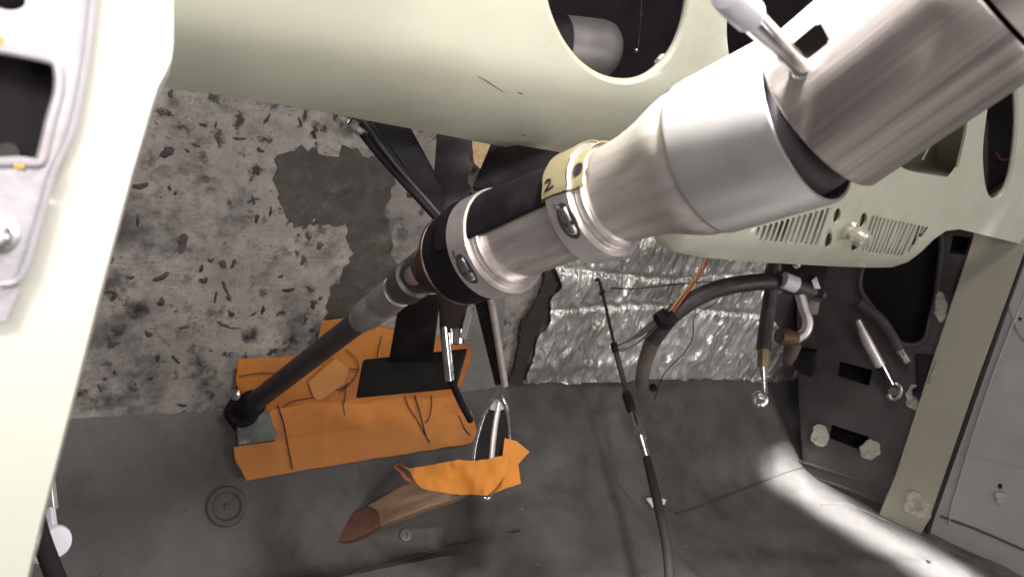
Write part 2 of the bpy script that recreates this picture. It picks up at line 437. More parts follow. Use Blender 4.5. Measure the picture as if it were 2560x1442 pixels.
wall_patch([(1090, 960), (1145, 850), (1180, 740), (1260, 740), (1250, 960), (1150, 985)], mat('pale_grey_paint', (.20, .20, .185), .6, var=.2, vs=15, bump=.4, dirt=(.11, .10, .09)), 3, 12, 4, h=.0022,
           label='smooth pale grey paint area on the firewall behind the pedal arms', cat='paint patch')
wall_patch([(1365, 660), (1392, 700), (1370, 730), (1368, 790), (1345, 800), (1320, 880), (1300, 950), (1262, 950), (1290, 870), (1300, 800), (1330, 740)], mat('brown_torn_felt', (.045, .034, .030), .9, var=.4, vs=40, bump=1, bs=120), 7, 7, 5, th=.004, h=.010, name='torn_felt',
           label='torn brown felt strip hanging down along the left edge of the silver foil', cat='felt strip')

# tar and rub marks on the firewall: nobody could count them
def spots(fine):
    bm = bmesh.new(); rnd = random.Random(3)
    def spot(x, y, a, b, rot, hh=.0007):
        n = rnd.randint(9, 13); q = []
        ph = rnd.uniform(0, 6)
        for i in range(n):
            t = 2*math.pi*i/n; k = 1+.28*math.sin(2*t+ph)+.18*math.sin(3*t+ph*2)+rnd.uniform(-.16, .16)
            q.append((x+k*(a*math.cos(t)*math.cos(rot)-b*math.sin(t)*math.sin(rot)), y+k*(a*math.cos(t)*math.sin(rot)+b*math.sin(t)*math.cos(rot))))
        V = []
        for p in q:
            u, v = WP.uv(*p); V.append(bm.verts.new((u, wy(u, v)-hh*.2, v)))
        u, v = WP.uv(x, y); c = bm.verts.new((u, wy(u, v)-hh-.0006, v))
        for i in range(n): bm.faces.new([c, V[i], V[(i+1) % n]])
    Z = lambda x, y: (150+x*.5894, 200+y*.5894)
    for x, y, a, b, rt in ((455, 305, 34, 24, 0), (520, 690, 30, 38, .2), (430, 945, 15, 22, 0), (430, 840, 34, 17, -.5), (690, 780, 20, 17, 0), (638, 765, 12, 12, 0), (735, 775, 12, 20, .3), (220, 765, 11, 15, 0),
        (50, 1190, 20, 32, 0), (250, 1060, 46, 22, -.3), (225, 1120, 34, 12, 0), (725, 990, 22, 11, .6), (490, 1185, 26, 8, .7), (415, 1180, 8, 22, .1), (590, 1195, 8, 30, -.5), (893, 560, 7, 20, 0), (835, 585, 12, 18, .3), (820, 510, 8, 24, -.4),
        (470, 60, 10, 26, 0), (610, 190, 26, 7, .1), (330, 600, 9, 26, -.2), (660, 190, 7, 14, 0), (850, 300, 16, 12, 0), (940, 370, 10, 8, 0), (575, 275, 26, 7, .5), (340, 450, 30, 20, 0), (540, 300, 16, 7, .8), (300, 840, 14, 10, 0), (230, 920, 16, 20, .4),
        (610, 850, 16, 18, 0), (600, 800, 10, 16, 0), (490, 480, 7, 9, 0), (465, 460, 10, 12, 0), (190, 1265, 8, 10, 0), (232, 1240, 9, 12, 0), (385, 1265, 18, 7, -.2), (170, 1310, 7, 20, -.2), (375, 1080, 14, 18, 0), (530, 1050, 22, 9, 0), (690, 1035, 26, 10, .4), (740, 1050, 30, 4, .1), (820, 990, 24, 5, -.6), (860, 975, 10, 18, 0), (1030, 760, 14, 20, 0), (970, 890, 26, 12, 0), (1075, 950, 20, 16, .3), (935, 830, 12, 9, 0), (1100, 700, 24, 14, 0), (880, 170, 10, 26, .4), (1020, 180, 8, 24, -.4), (760, 250, 26, 8, 0), (200, 900, 20, 5, 0), (700, 880, 10, 30, -.3), (660, 920, 8, 24, .2), (715, 920, 10, 22, -.5), (1480, 490, 12, 12, 0), (1480, 458, 7, 7, 0)):
        sx, sy = Z(x, y)
        if not fine: spot(sx, sy, a*.55, b*.55, rt)
    for k in range(300 if fine else 0):
        x = rnd.uniform(130, 960); y = rnd.uniform(215, 1040)
        d = noise.noise(Vector((x/140, y/140, 2)))
        if d < rnd.uniform(-.5, .25): continue
        sz = rnd.choice((1, 1.3, 1.6, 2, 2.6, 3.6)); spot(x, y, sz*rnd.uniform(.8, 2.4), sz*rnd.uniform(.5, 1), rnd.uniform(-.9, .9), .0004)
    return bm
o = obj('rub_marks', spots(True), mat('rub_mark', (.17, .15, .135), .7, var=.5, vs=16, bump=.3, spec=.3), smooth=False)
o['kind'] = 'stuff'; o['label'] = 'faint short rub marks scattered over the pale firewall'
o = obj('tar_spots', spots(False), mat('tar_stain', (.075, .064, .062), .7, var=.7, vs=30, bump=.3, spec=.3), smooth=False)
o['kind'] = 'stuff'; o['label'] = 'dark tar spots and rub marks scattered over the pale speckled firewall'

# foil insulation
def foil_w(v):
    x, z = v.x, v.y
    n = noise.noise(Vector((x*16+z*3, z*9, 1)))
    rid = 1-abs(noise.noise(Vector((x*46-z*5, z*14, 4))))*2
    rid2 = 1-abs(noise.noise(Vector((x*110-z*12, z*30, 8))))*2
    seam = sum(math.exp(-((z-s-.01*math.sin(x*9+s*40))/.004)**2) for s in (-.40, -.47, -.34))
    return .004*n+.0045*max(0, rid)**2+.0022*max(0, rid2)**2-.004*seam
foil = sheet(WP, ragged([(1355, 540), (1378, 640), (1390, 700), (1366, 745), (1365, 790), (1338, 830), (1300, 944), (1420, 943), (1560, 941), (1700, 938), (1840, 936), (1900, 950), (1930, 962), (1990, 958), (1998, 890), (1968, 850), (1925, 800), (1905, 760), (1910, 725), (2060, 700), (2060, 560)], 3.5, 9, 3), .001, grid=.0042, h=.012, wob=foil_w)
tag(obj('foil_insulation', foil, FOIL, angle=60), 'crinkled silver foil insulation stuck on the firewall under the dashboard', 'foil sheet')
dk = sheet(WP, [(1905, 640), (2200, 560), (2200, 760), (2050, 860), (1960, 840), (1915, 800)], .004, grid=None, h=.013)  # dark sheet stands in for the shaded hole beside the foil
tag(obj('dark_hole_sheet', dk, SIDE, smooth=False), 'dark sheet in place of the shaded hole behind the pipes, right beside the foil', 'plate')

# ---------------- passenger side
KP = Plane((1.317, .725, 0), (-.846, -.534, 0), (.534, -.846, 0))
slots = [[(2100, 903), (2182, 925), (2172, 965), (2094, 940)], [(2080, 1062), (2172, 1092), (2160, 1130), (2072, 1096)],
         [(2383, 588), (2440, 596), (2428, 640), (2374, 632)]]
duct = smooth_poly([(2180, 560), (2340, 560), (2345, 700), (2325, 800), (2310, 850), (2270, 862), (2230, 840), (2190, 780), (2150, 720), (2160, 650)], 4)
t = thing('side_panel', KP.at(2150, 1250), 'dark grey inner side panel of the passenger footwell with slots and a large rounded opening', 'side panel')
obj('panel_sheet', sheet(KP, [(1985, 300), (2470, 300), (2470, 560), (2255, 1320), (2010, 1205), (1996, 1000)], .004, slots+[duct], grid=.02,
    wob=lambda v: .003*noise.noise(Vector((v.x*9, v.y*9, 2)))+.001*noise.noise(Vector((v.x*40, v.y*40, 2)))), SIDE, t, bevel=.0012)
obj('shade_backing', sheet(Plane(KP.p-KP.n*.05, KP.n, KP.u), [(2060, 300), (2600, 300), (2600, 560), (2300, 1330), (2060, 1180)], .004), DARK, t, smooth=False)  # dark sheet standing in for shade behind the panel openings
for P in ([(1975, 1175), (2100, 1215), (2235, 1268)], [(1990, 1150), (2120, 1190), (2245, 1235)]):
    obj('pressed_rib', tube([KP.at(*p) for p in P], .0035), SIDE, t)
rim = densify(duct, 12)
obj('opening_rim', tube([KP.at(*p, .001) for p in rim[len(rim)//4-4:]], .0045, 10, sm=1), SIDE, t)
DAUBS = [((2051, 1086), 22, 26, 'white daub of sealer left of the lower slot in the passenger side panel'), ((2176, 1121), 25, 24, 'white sealer daub at the right end of the lower slot in the side panel'),
         ((2289, 991), 25, 31, 'largest white daub of sealer, beside the cream pillar and below the two steel tubes'), ((2352, 765), 16, 38, 'tall narrow white patch of sealer high on the passenger side panel, next to the pillar')]
for (c, a, b, lab) in DAUBS:
    P = [(c[0]+a*math.cos(k*math.pi/8)*(1+.12*math.sin(k*2.3+a)), c[1]+b*math.sin(k*math.pi/8)*(1+.1*math.cos(k*1.7+b))) for k in range(16)]
    tag(obj('sealer_daub', sheet(KP, ragged(P, 2.5, 5, a), .003, grid=.004, h=.0055, wob=lambda v: .0012*noise.noise(Vector((v.x*160, v.y*160, 0)))), DAUB), lab, 'sealer daub', 'white sealer daubs on the passenger side panel')
bo = KP.at(2295, 975)
tag(obj('panel_bolt', lathe(bo, KP.n, [(0, .010), (.012, .010), (.0125, .007), (.018, .007), (.018, 0)], 6), BLACK), 'black bolt head in the middle of the largest white daub beside the pillar', 'bolt')
obj_b = thing('black_bracket', KP.at(2310, 900), 'small black bracket on the side panel against the cream pillar', 'bracket')
obj('bracket_plate', prism([KP.at(*p, .006) for p in ((2290, 880), (2345, 885), (2320, 1030), (2300, 1040))], KP.n*.008), BLACK, obj_b, bevel=.001)
obj('edge_strip', tube([KP.at(2345, 890, .016), KP.at(2322, 950, .016)], .0022, 8), STEEL, obj_b)
tag(obj('black_clip', prism([KP.at(*p, .004) for p in ((1985, 865), (2045, 870), (2035, 935), (1990, 915))], KP.n*.02), BLACK, bevel=.003), 'black block at the corner of firewall and passenger side panel, right of the rusty fitting', 'block')

# door pillar, passenger side
PP = Plane(KP.p+KP.n*.004, KP.n, KP.u)
t = thing('passenger_door_pillar', PP.at(2280, 1290), 'cream painted door pillar on the passenger side between the dark panel and the grey door', 'pillar')
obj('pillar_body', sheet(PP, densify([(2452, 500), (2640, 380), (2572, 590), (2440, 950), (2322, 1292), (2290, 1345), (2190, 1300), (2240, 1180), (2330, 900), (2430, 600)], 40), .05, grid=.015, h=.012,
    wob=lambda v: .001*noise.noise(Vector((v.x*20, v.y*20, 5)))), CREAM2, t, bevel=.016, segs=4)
obj('paint_chip', sheet(PP, ragged([(2268, 1222), (2300, 1218), (2322, 1245), (2325, 1290), (2290, 1290), (2262, 1262)], 5, 6, 3), .002, [ [(2283, 1240), (2300, 1238), (2308, 1262), (2292, 1270)] ], grid=.006, h=.0145), DAUB, t)
obj('weather_strip', tube([PP.at(*p, -.002) for p in ((2640, 430), (2572, 610), (2449, 945), (2330, 1285), (2318, 1330))], .0045, 10), RUBBER, t)

DP = Plane(KP.p-KP.n*.012, KP.n, KP.u)
t = thing('passenger_door', DP.at(2450, 1400), 'grey inner face of the passenger door at the right edge, with a screw hole and seams', 'car door')
obj('door_skin', sheet(DP, [(2578, 610), (2700, 300), (3300, 200), (3300, 2100), (2100, 2100), (2335, 1298)], .02, [[(2500+6*math.cos(k*.785), 1217+9*math.sin(k*.785)) for k in range(8)], [(2549+4*math.cos(k*.785), 797+5*math.sin(k*.785)) for k in range(8)]], grid=.03,
    wob=lambda v: .002*noise.noise(Vector((v.x*8, v.y*8, 5)))), DOORP, t, bevel=.003)
obj('door_edge_bead', tube([DP.at(*p, .002) for p in ((2600, 640), (2480, 940), (2385, 1240), (2372, 1310))], .0018, 8), DOORP, t)
obj('raised_panel', sheet(DP, smooth_poly([(2520, 690), (2700, 620), (2760, 800), (2620, 890), (2560, 850), (2532, 800)], 4), .006, [[(2549+5*math.cos(k*.785), 797+6*math.sin(k*.785)) for k in range(8)]], grid=.03, h=.003), DOORP, t, bevel=.003)
obj('lower_seam', tube([DP.at(*p, .0015) for p in ((2350, 1288), (2450, 1325), (2600, 1390))], .0022, 8), SIDE, t)
obj('middle_seam', tube([DP.at(*p, .0012) for p in ((2410, 1128), (2480, 1150), (2600, 1180))], .0010, 8), DOORP, t)
obj('paint_chip', sheet(DP, ragged([(2488, 1225), (2512, 1228), (2508, 1262), (2490, 1258)], 4, 6, 2), .002, grid=None, h=.003), DAUB, t, smooth=False)
obj('shade_backing', sheet(Plane(KP.p-KP.n*.06, KP.n, KP.u), [(2300, 100), (3300, 100), (3300, 2100), (2200, 2100)], .004), DARK, t, smooth=False)  # dark sheet standing in for shade behind the door holes

# ================================================================== dashboard
def dashf(x, z):
    y = .50+.085*(x-.35)
    z0 = -.065 - .135*sst(.50, .60, x)
    if z < z0: y += 7.0*(z0-z)**2
    else: y -= .10*(z-z0)+.25*(z-z0)**2
    return y
DS = Surf(dashf)
def ell(cx, cy, a, b, rot=0, n=40):
    c, s = math.cos(R(rot)), math.sin(R(rot))
    return [(cx+a*math.cos(2*math.pi*k/n)*c-b*math.sin(2*math.pi*k/n)*s, cy+a*math.cos(2*math.pi*k/n)*s+b*math.sin(2*math.pi*k/n)*c) for k in range(n)]
outline = [(-250, 160), (150, 180), (400, 217), (550, 238), (700, 262), (850, 288), (1000, 317), (1100, 336), (1200, 356), (1290, 374), (1370, 384), (1420, 384), (1470, 374), (1520, 352), (1565, 325),
           (1600, 295), (1630, 265), (1662, 232), (1700, 205), (1760, 190), (1830, 195), (1890, 230), (1925, 290), (1925, 350), (1880, 420), (1800, 470), (1720, 510), (1655, 550), (1632, 580), (1640, 605), (1680, 628), (1750, 643), (1900, 656), (2050, 664), (2170, 669),
           (2230, 668), (2270, 655), (2305, 628), (2335, 598), (2365, 577), (2400, 573), (2450, 585), (2560, 612), (2640, 632), (2760, 650), (2900, 660), (2900, -300), (-250, -300)]
outline = densify(outline, 25)
gauge1 = smooth_poly([(1358, -60), (1362, 0), (1378, 55), (1405, 110), (1445, 160), (1495, 197), (1550, 212), (1600, 206), (1645, 180), (1685, 135), (1712, 75), (1727, 0), (1728, -80), (1690, -180), (1600, -240), (1480, -220), (1390, -140)], 4)
gauge2 = smooth_poly([(1822, -60), (1817, 60), (1820, 120), (1832, 165), (1870, 180), (1960, 130), (2080, 40), (2140, -60), (2120, -180), (1980, -240), (1860, -180)], 4)
gauge3 = smooth_poly([(2482, 502), (2466, 480), (2458, 430), (2457, 370), (2466, 290), (2480, 215), (2500, 170), (2525, 160), (2540, 200), (2545, 280), (2541, 360), (2528, 440), (2508, 485)], 4)
radio = densify([(2265, 425), (2290, 432), (2375, 445), (2395, 420), (2412, 350), (2425, 270), (2430, 200), (2330, 180), (2240, 200), (2200, 380)], 20)
gauge4 = smooth_poly([(2575, 490), (2566, 420), (2562, 330), (2580, 200), (2640, 160), (2680, 300), (2640, 470)], 4)
def Z6(x, y): return (1850+x/3.205, 450+y/3.205)
grille = []
def slot(b, t_, wz=8.5):
    bx, by = Z6(*b); tx, ty = Z6(*t_); d = Vector((tx-bx, ty-by)).normalized(); s = Vector((-d.y, d.x))*wz/3.205
    return [(bx-s.x, by-s.y), (bx-d.x*1.6, by-d.y*1.6), (bx+s.x, by+s.y), (tx+s.x, ty+s.y), (tx+d.x*1.6, ty+d.y*1.6), (tx-s.x, ty-s.y)]
for k in range(12): grille.append(slot((165+445*k/11, 485+40*k/11), (205+505*k/11, 366-136*k/11), 12))
grille.append(slot((130, 445), (152, 380), 9)); grille.append(slot((100, 385), (108, 370), 6))
for k in range(15):
    tp = (1070+430*k/14, 292+88*k/14)
    bt = (980+28.5*k, 570+3*k) if k < 12 else {12: (1350, 570), 13: (1395, 525), 14: (1450, 455)}[k]
    grille.append(slot(bt, tp, 9.5))
for cx, cy in ((778, 290), (988, 325), (710, 485), (922, 512)):
    x, y = Z6(cx, cy); grille.append(ell(x, y, 8.5, 20, 12, 14))
dash = thing('dashboard', (.6, .52, -.2), 'long cream painted metal dashboard with round instrument openings, above the steering column', 'dashboard')
obj('dash_panel', sheet(DS, outline, .0035, [gauge1, gauge2, gauge3, gauge4, radio]+grille, grid=.011), CREAM, dash, bevel=.0014, segs=3, skip=lambda p: inpoly(*proj(p)[:2], [(1850, 500), (2070, 480), (2350, 540), (2345, 600), (2270, 645), (1900, 645), (1850, 620)]))
for g, nm in ((gauge1, 3), (gauge3, 2)):
    P = [DS.at(*p, -.0035) for p in densify(g, 14)]
    obj('opening_rim', tube(P+[P[0], P[1]], .0036 if nm == 3 else .003, 10, sm=1), CREAM, dash)
# dark olive sheet stands in for the shade inside the grille slots
obj('slot_shade_sheet', sheet(DS, [(1860, 480), (2360, 540), (2340, 590), (2250, 650), (1860, 640)], .002, grid=.02, h=-.0052), OLIVE, dash)
# pocket behind the radio opening
P = [DS.at(*p, -.008) for p in ((2180, 150), (2440, 160), (2428, 455), (2150, 440))]
back = [p+Vector((.02, .055, 0)) for p in P]
bm = bmesh.new(); a = [bm.verts.new(p) for p in P]; b = [bm.verts.new(p) for p in back]
for i in range(4): bm.faces.new([a[i], a[(i+1) % 4], b[(i+1) % 4], b[i]])
bm.faces.new(b); r_ = bmesh.ops.solidify(bm, geom=bm.faces[:], thickness=.002)
obj('radio_pocket', bm, CREAM, dash, smooth=False)
p0 = DS.at(2340, 420, -.02); obj('pocket_divider', tube([p0, p0+Vector((0, .0, .12))], .0015, 6), CREAM2, dash)
kn = DS.at(*Z6(880, 405)); kd = Vector((-.1, -1, -.05)).normalized()
kb = obj('knob', lathe(kn, kd, [(-.004, .010), (.002, .012), (.003, .007), (.010, .007), (.012, .011), (.019, .012), (.026, .009), (.028, .004), (.028, 0)], 14), GLASSY, dash, smooth=False)
# scratch pressed in the paint
for P_ in ([(1296, 232), (1306, 235)], [(1304, 336), (1316, 339)]):
    obj('chip_mark', tube([DS.at(*p, .0002) for p in P_], .0005, 6), OLIVE, dash)
sc1 = tube([DS.at(*p, .0002) for p in ((1196, 190), (1225, 207), (1262, 232))], [.0003, .0008, .0002], 6)
obj('scratch_mark', sc1, mat('scratch_grey', (.16, .16, .12), .6), dash)

# things behind the dashboard
t = thing('heater_motor', D(1470, 120, 1.0), 'dull metal canister seen through the round opening in the dashboard', 'motor')
mo = D(1400, 110, .80); md = (D(1545, 128, .83)-mo).normalized()
obj('motor_can', lathe(mo, md, [(0, .027), (.001, .028), (.045, .029), (.055, .027), (.061, .022), (.064, .012), (.065, 0)]), mat('motor_can_metal', (.30, .28, .28), .45, .7, var=.15), t)
obj('motor_end', lathe(mo, -md, [(0, .024), (.001, .029), (.035, .029), (.036, 0)]), BLACK, t)
t = thing('hanging_wire', D(1603, -40, .8), 'thin bright wire hanging behind the large round dashboard opening', 'wire')
obj('strand', tube([D(1604, -60, .80), D(1603, 30, .80), D(1596, 118, .80)], .0005, 6), STEEL, t)
obj('terminal', blob(D(1591, 126, .80), .0022), STEEL, t)
t = thing('loose_fitting', D(1660, 150, .85), 'small grey hooked fitting low in the right side of the large round dashboard opening', 'fitting')
obj('hook', tube([D(1640, 160, .8), D(1655, 142, .8), D(1672, 146, .8)], .003, 10), ALUD, t)
obj('knuckle', blob(D(1650, 160, .8), .0055), ALUD, t); obj('body', blob(D(1705, 135, .82), .014, 1, .8, 1.2), SIDE, t)
tag(obj('red_lead', tube([D(2490, 380, 1.3), D(2505, 400, 1.3), D(2530, 395, 1.3)], .0012, 6), RED), 'short red wire deep inside the narrow round opening at the right end of the dashboard', 'wire')
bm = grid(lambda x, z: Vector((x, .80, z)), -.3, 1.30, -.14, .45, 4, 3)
struct(obj('cavity_shade_wall', bm, DARK))  # dark sheet before the firewall, paints the shade seen through the dash openings

# ================================================================== near pillar and door edge, left
dl = .30
pn = camv(.45, -.10, 1)
LP = Plane(D(260, 600, dl), pn, camv(.27, 1, 0))
t = thing('driver_door_pillar', LP.at(60, 1430), 'bright cream door pillar standing close at the left edge of the picture', 'pillar')
obj('pillar_body', sheet(LP, densify([(215, -260), (432, -260), (433, 20), (433, 110), (428, 150), (412, 185), (395, 215), (380, 260), (330, 430), (250, 730), (170, 1040), (100, 1310), (40, 1560), (10, 1700), (-500, 1700), (-60, 900), (0, 760), (60, 600), (150, 350), (190, 150)], 40), .035, grid=.012), PILLAR, t, bevel=.014, segs=6)
EP = Plane(D(80, 500, .279), pn, camv(.27, 1, 0))
hole = smooth_poly([(-120, 110), (0, 124), (110, 146), (140, 160), (148, 190), (146, 235), (125, 310), (105, 395), (88, 408), (50, 404), (-120, 380)], 3)
t = thing('driver_door_edge', EP.at(20, 700), 'bare grey metal door edge with a square hole and bolts, at the upper left', 'car door')
obj('edge_plate', sheet(EP, densify([(262, -260), (240, 30), (225, 140), (200, 270), (160, 400), (110, 520), (70, 640), (45, 730), (15, 800), (-160, 830), (-260, 400), (-260, -260)], 25), .004,
    [hole, ell(22, 2, 42, 24, 5, 20)], grid=.008, wob=lambda v: .0008*noise.noise(Vector((v.x*30, v.y*30, 1)))), METALP, t, bevel=.0014)
obj('hole_flange', tube([EP.at(*p, .0005) for p in densify(hole, 18)], .0019, 10, sm=1), METALP, t)
obj('raised_bead', tube([EP.at(*p, .0008) for p in ((238, -60), (222, 90), (205, 205), (178, 330), (130, 440), (95, 560), (52, 690), (0, 712))], .0014, 8), METALP, t)
obj('shade_backing', sheet(Plane(EP.p-EP.n*.026, EP.n, EP.u), [(230, -200), (190, 230), (120, 600), (-300, 600), (-300, -200)], .002), DARK, t, smooth=False)  # dark sheet standing in for shade inside the square hole
obj('yellow_paint_mark', sheet(EP, ragged([(30, 404), (72, 410), (58, 424), (42, 420)], 2, 5, 1), .001, h=.0022), YELP, t, smooth=False)
obj('yellow_paint_mark', sheet(EP, ragged([(-5, 92), (8, 96), (12, 114), (-5, 116)], 2, 5, 3), .001, h=.0022), YELP, t, smooth=False)
hb = EP.at(-6, 585); obj('bolt', lathe(hb, EP.n, [(0, .0065), (.002, .0065), (.0022, .0045), (.006, .0042), (.007, .003), (.007, 0)], 24), STEEL, t)
hb = EP.at(5, 375, -.016); obj('inner_bolt', lathe(hb, EP.n, [(0, .004), (.003, .0035), (.003, 0)], 16), SIDE, t)

# ================================================================== steering column
P0 = D(2015, 294, .42); CD = (D(1215, 620, .60)-P0).normalized()      # away from the driver
def CA(s): return P0+CD*s
col = thing('steering_column', CA(.1), 'brushed metal tilt steering column with grey shroud and two clamp rings, wheel removed', 'steering column')
obj('shroud', lathe(P0, CD, [(-.002, .0455), (-.002, .0470), (-.001, .0475), (.057, .0460), (.0592, .0458), (.0600, .0450), (.0600, .0440), (.030, .0448)], 128, closed=True), SLEEVE, col, angle=50)
obj('cone', lathe(P0, CD, [(.052, .0440), (.066, .0441), (.071, .0436), (.076, .0424), (.083, .0400), (.091, .0372), (.100, .0350), (.110, .0332), (.122, .0322), (.134, .0318), (.136, .030)], 128), ALU, col, angle=60)
obj('tube', lathe(P0, CD, [(.110, .0255), (.130, .0305), (.150, .0311), (.250, .0311), (.275, .0311)], 96), ALU, col)
def ring(s, r0, r1, wd, ch=.0016):
    return lathe(P0, CD, [(s-wd/2, r0), (s-wd/2, r1-ch), (s-wd/2+ch, r1), (s+wd/2-ch, r1), (s+wd/2, r1-ch), (s+wd/2, r0)], 128, closed=True)
d_, u_, v_ = frame(CD)
toc = (-CA(.19)); toc = (toc-CD*toc.dot(CD)).normalized(); upv = CD.cross(toc); 
if upv.dot(camv(0, 1, 0)) < 0: upv = -upv
def ringpt(s, r, a):                # a: degrees from the side facing the camera, + is up
    return CA(s)+(toc*math.cos(R(a))+upv*math.sin(R(a)))*r
def patch(s, r, a, hs, ha, n=24):      # oval lying on the round surface
    bm = bmesh.new(); c = bm.verts.new(ringpt(s, r, a)); lo = []; pr = None
    rings = []
    for k in (.33, .66, 1):
        rings.append([bm.verts.new(ringpt(s+hs*k*math.cos(2*math.pi*i/n), r, a+ha*k*math.sin(2*math.pi*i/n))) for i in range(n)])
    for i in range(n): bm.faces.new([c, rings[0][i], rings[0][(i+1) % n]])
    for A, B in zip(rings, rings[1:]):
        for i in range(n): bm.faces.new([A[i], B[i], B[(i+1) % n], A[(i+1) % n]])
    base = [bm.verts.new(ringpt(s+hs*math.cos(2*math.pi*i/n), r-.002, a+ha*math.sin(2*math.pi*i/n))) for i in range(n)]
    for i in range(n): bm.faces.new([rings[-1][i], base[i], base[(i+1) % n], rings[-1][(i+1) % n]])
    return bm
def clamp(s, r, wd, ang, ds):
    o = obj('clamp_ring', ring(s, .0308, r, wd), ALUD, col, angle=40)
    obj('ring_lip', ring(s-wd/2-.0035, .0308, r-.0042, .0072, .0012), ALU, o, angle=40)
    c = ringpt(s+ds, r-.0022, ang); n = (c-CA(s+ds)).normalized(); tdir = n.cross(CD).normalized()
    if tdir.dot(camv(0, 1, 0)) < 0: tdir = -tdir
    obj('bolt_recess', patch(s+ds, r+.0002, ang, .0068, math.degrees(.0125/r)), mat('recess_shade', (.07, .062, .06), .6, spec=.2), o)  # flat dark oval, the shade of the recess put into its colour
    obj('bolt', lathe(c+tdir*.009, -tdir, [(0, .0040), (.0085, .0044), (.0095, .0042), (.0095, .0028), (.0120, .0028), (.0120, .0044), (.0165, .0042), (.0180, .0028), (.0180, 0)], 24), STEEL, o)
    return o
clamp(.147, .0385, .0215, -6, -.003)
clamp(.245, .0400, .0225, -13, 0)
# tilt head
H0 = D(2027, 300, .42); HD = -(D(2500, -60, .355)-H0).normalized(); H0 = H0-HD*.005
def HA(u): return H0-HD*u
hr = .0462
hn = 280
def headbm():
    bm = bmesh.new(); d, u, v = frame(HD)
    hu = [0, .0012]+[.003+.0012*i for i in range(42)]+[.060, .075, .0885, .090]
    # window for the lever, cut out of the tube wall
    def ang(p):
        q = p-H0; q = q-HD*q.dot(HD); return math.atan2(q.dot(v), q.dot(u))
    V = []
    for s in hu:
        rr = hr-.0008*(s in (0, .090))-.007*s
        V.append([bm.verts.new(HA(s)+(u*math.cos(2*math.pi*k/hn)+v*math.sin(2*math.pi*k/hn))*rr) for k in range(hn)])
    faces = []
    W = [(1951, 140), (1955, 133), (2040, 62), (2050, 60), (2073, 98), (2071, 106), (1982, 180), (1974, 180)]
    for i in range(len(hu)-1):
        for k in range(hn):
            f = [V[i][k], V[i][(k+1) % hn], V[i+1][(k+1) % hn], V[i+1][k]]
            c = sum((x.co for x in f), Vector())/4
            nrm = c-H0; nrm = nrm-HD*nrm.dot(HD)
            a, b, _ = proj(c)
            if nrm.dot(-c) > 0 and inpoly(a, b, W): continue
            bm.faces.new(f)
    bmesh.ops.solidify(bm, geom=bm.faces[:], thickness=-.0022)
    return bm
head = obj('tilt_head', headbm(), ALUH, col, angle=50)
obj('head_core', lathe(H0, -HD, [(-.002, .030), (.0, .0415), (.092, .0412), (.093, .03)], 64), mat('window_shade_black', (.004, .003, .003), .9, spec=.05), col)  # core coloured near black to stand in for shade deep in the window
obj('tilt_joint', blob(CA(.010), .0425), mat('dark_joint_paint', (.06, .05, .055), .5, .2, var=.15), col)
obj('head_cap', lathe(HA(.0922), -HD, [(0, .0405), (.0, .0448), (.001, .0454), (.05, .0454), (.05, .03)], 128), ALUH, col, angle=50)
# tilt lever
lv0 = D(1992, 160, .372); lv1 = D(1868, 36, .335)
ld = (lv1-lv0).normalized()
lever = obj('tilt_lever', tube([lv0-ld*.012, lv0, lv1], [.0042, .0046, .0056], 20, sm=1), CHROME, col)
obj('lever_knob', lathe(lv1-ld*.004, ld, [(0, .004), (.0005, .0062), (.002, .0070), (.018, .0073), (.023, .0068), (.024, .005), (.024, 0)], 28), WHITEP, lever)
obj('lever_foot', blob(lv0-ld*.008, .0058, 1.1, 1, 1), STEEL, lever)
# lower housing, universal joint and shaft
obj('lower_housing', lathe(P0, CD, [(.256, .033), (.2565, .0368), (.259, .0378), (.282, .0374), (.288, .0362), (.289, .034), (.289, .02)], 96), BLACK, col, angle=50)
obj('copper_flange', lathe(P0, CD, [(.289, .0352), (.290, .0364), (.2925, .0364), (.293, .0305), (.302, .0295), (.304, .0225), (.318, .0215), (.320, .0180), (.332, .0175), (.332, 0)], 96), COPPER, col, angle=40)
J0 = CA(.344); J1 = D(606, 1028, 1.0); JD = (J1-J0).normalized()
uj = obj('universal_joint', lathe(J0-JD*.012, JD, [(-.014, .012), (-.012, .0165), (.004, .0172), (.006, .0150), (.014, .0150), (.016, .0178), (.034, .0172), (.040, .0145), (.040, 0)], 40), mat('dark_joint_metal', (.09, .080, .076), .45, .5, var=.4, vs=60, dirt=(.16, .12, .10), dirt_amt=.4, ds=40), col)
obj('joint_pin', lathe(J0+TOCAM*.018, TOCAM, [(0, .008), (.006, .008), (.0065, .005), (.0065, 0)], 20), COPPER, uj)
obj('joint_collar', lathe(J0+JD*.032, JD, [(0, .0125), (.001, .0148), (.030, .0150), (.031, .0140), (.036, .0140), (.037, .0146), (.066, .0142), (.070, .0132), (.078, .0120), (.080, 0)], 48), mat('worn_collar_metal', (.36, .33, .32), .4, .7, var=.2, vs=50), col)
obj('lower_shaft', lathe(J0+JD*.09, JD, [(0, .0108), ((J1-J0).length-.10, .0120), ((J1-J0).length-.095, .009)], 40), SHAFT, col)
eb = obj('shaft_coupling', lathe(J1-JD*.035, JD, [(-.01, .0125), (-.006, .0165), (.010, .0170), (.012, .0150), (.026, .0150), (.030, .0200), (.040, .0205), (.044, .014), (.044, 0)], 40), BLACK, col)
obj('coupling_bolt', lathe(D(590, 986, .955), TOCAM, [(0, .0065), (.004, .0065), (.0055, .004), (.0055, 0)], 20), STEEL, eb)

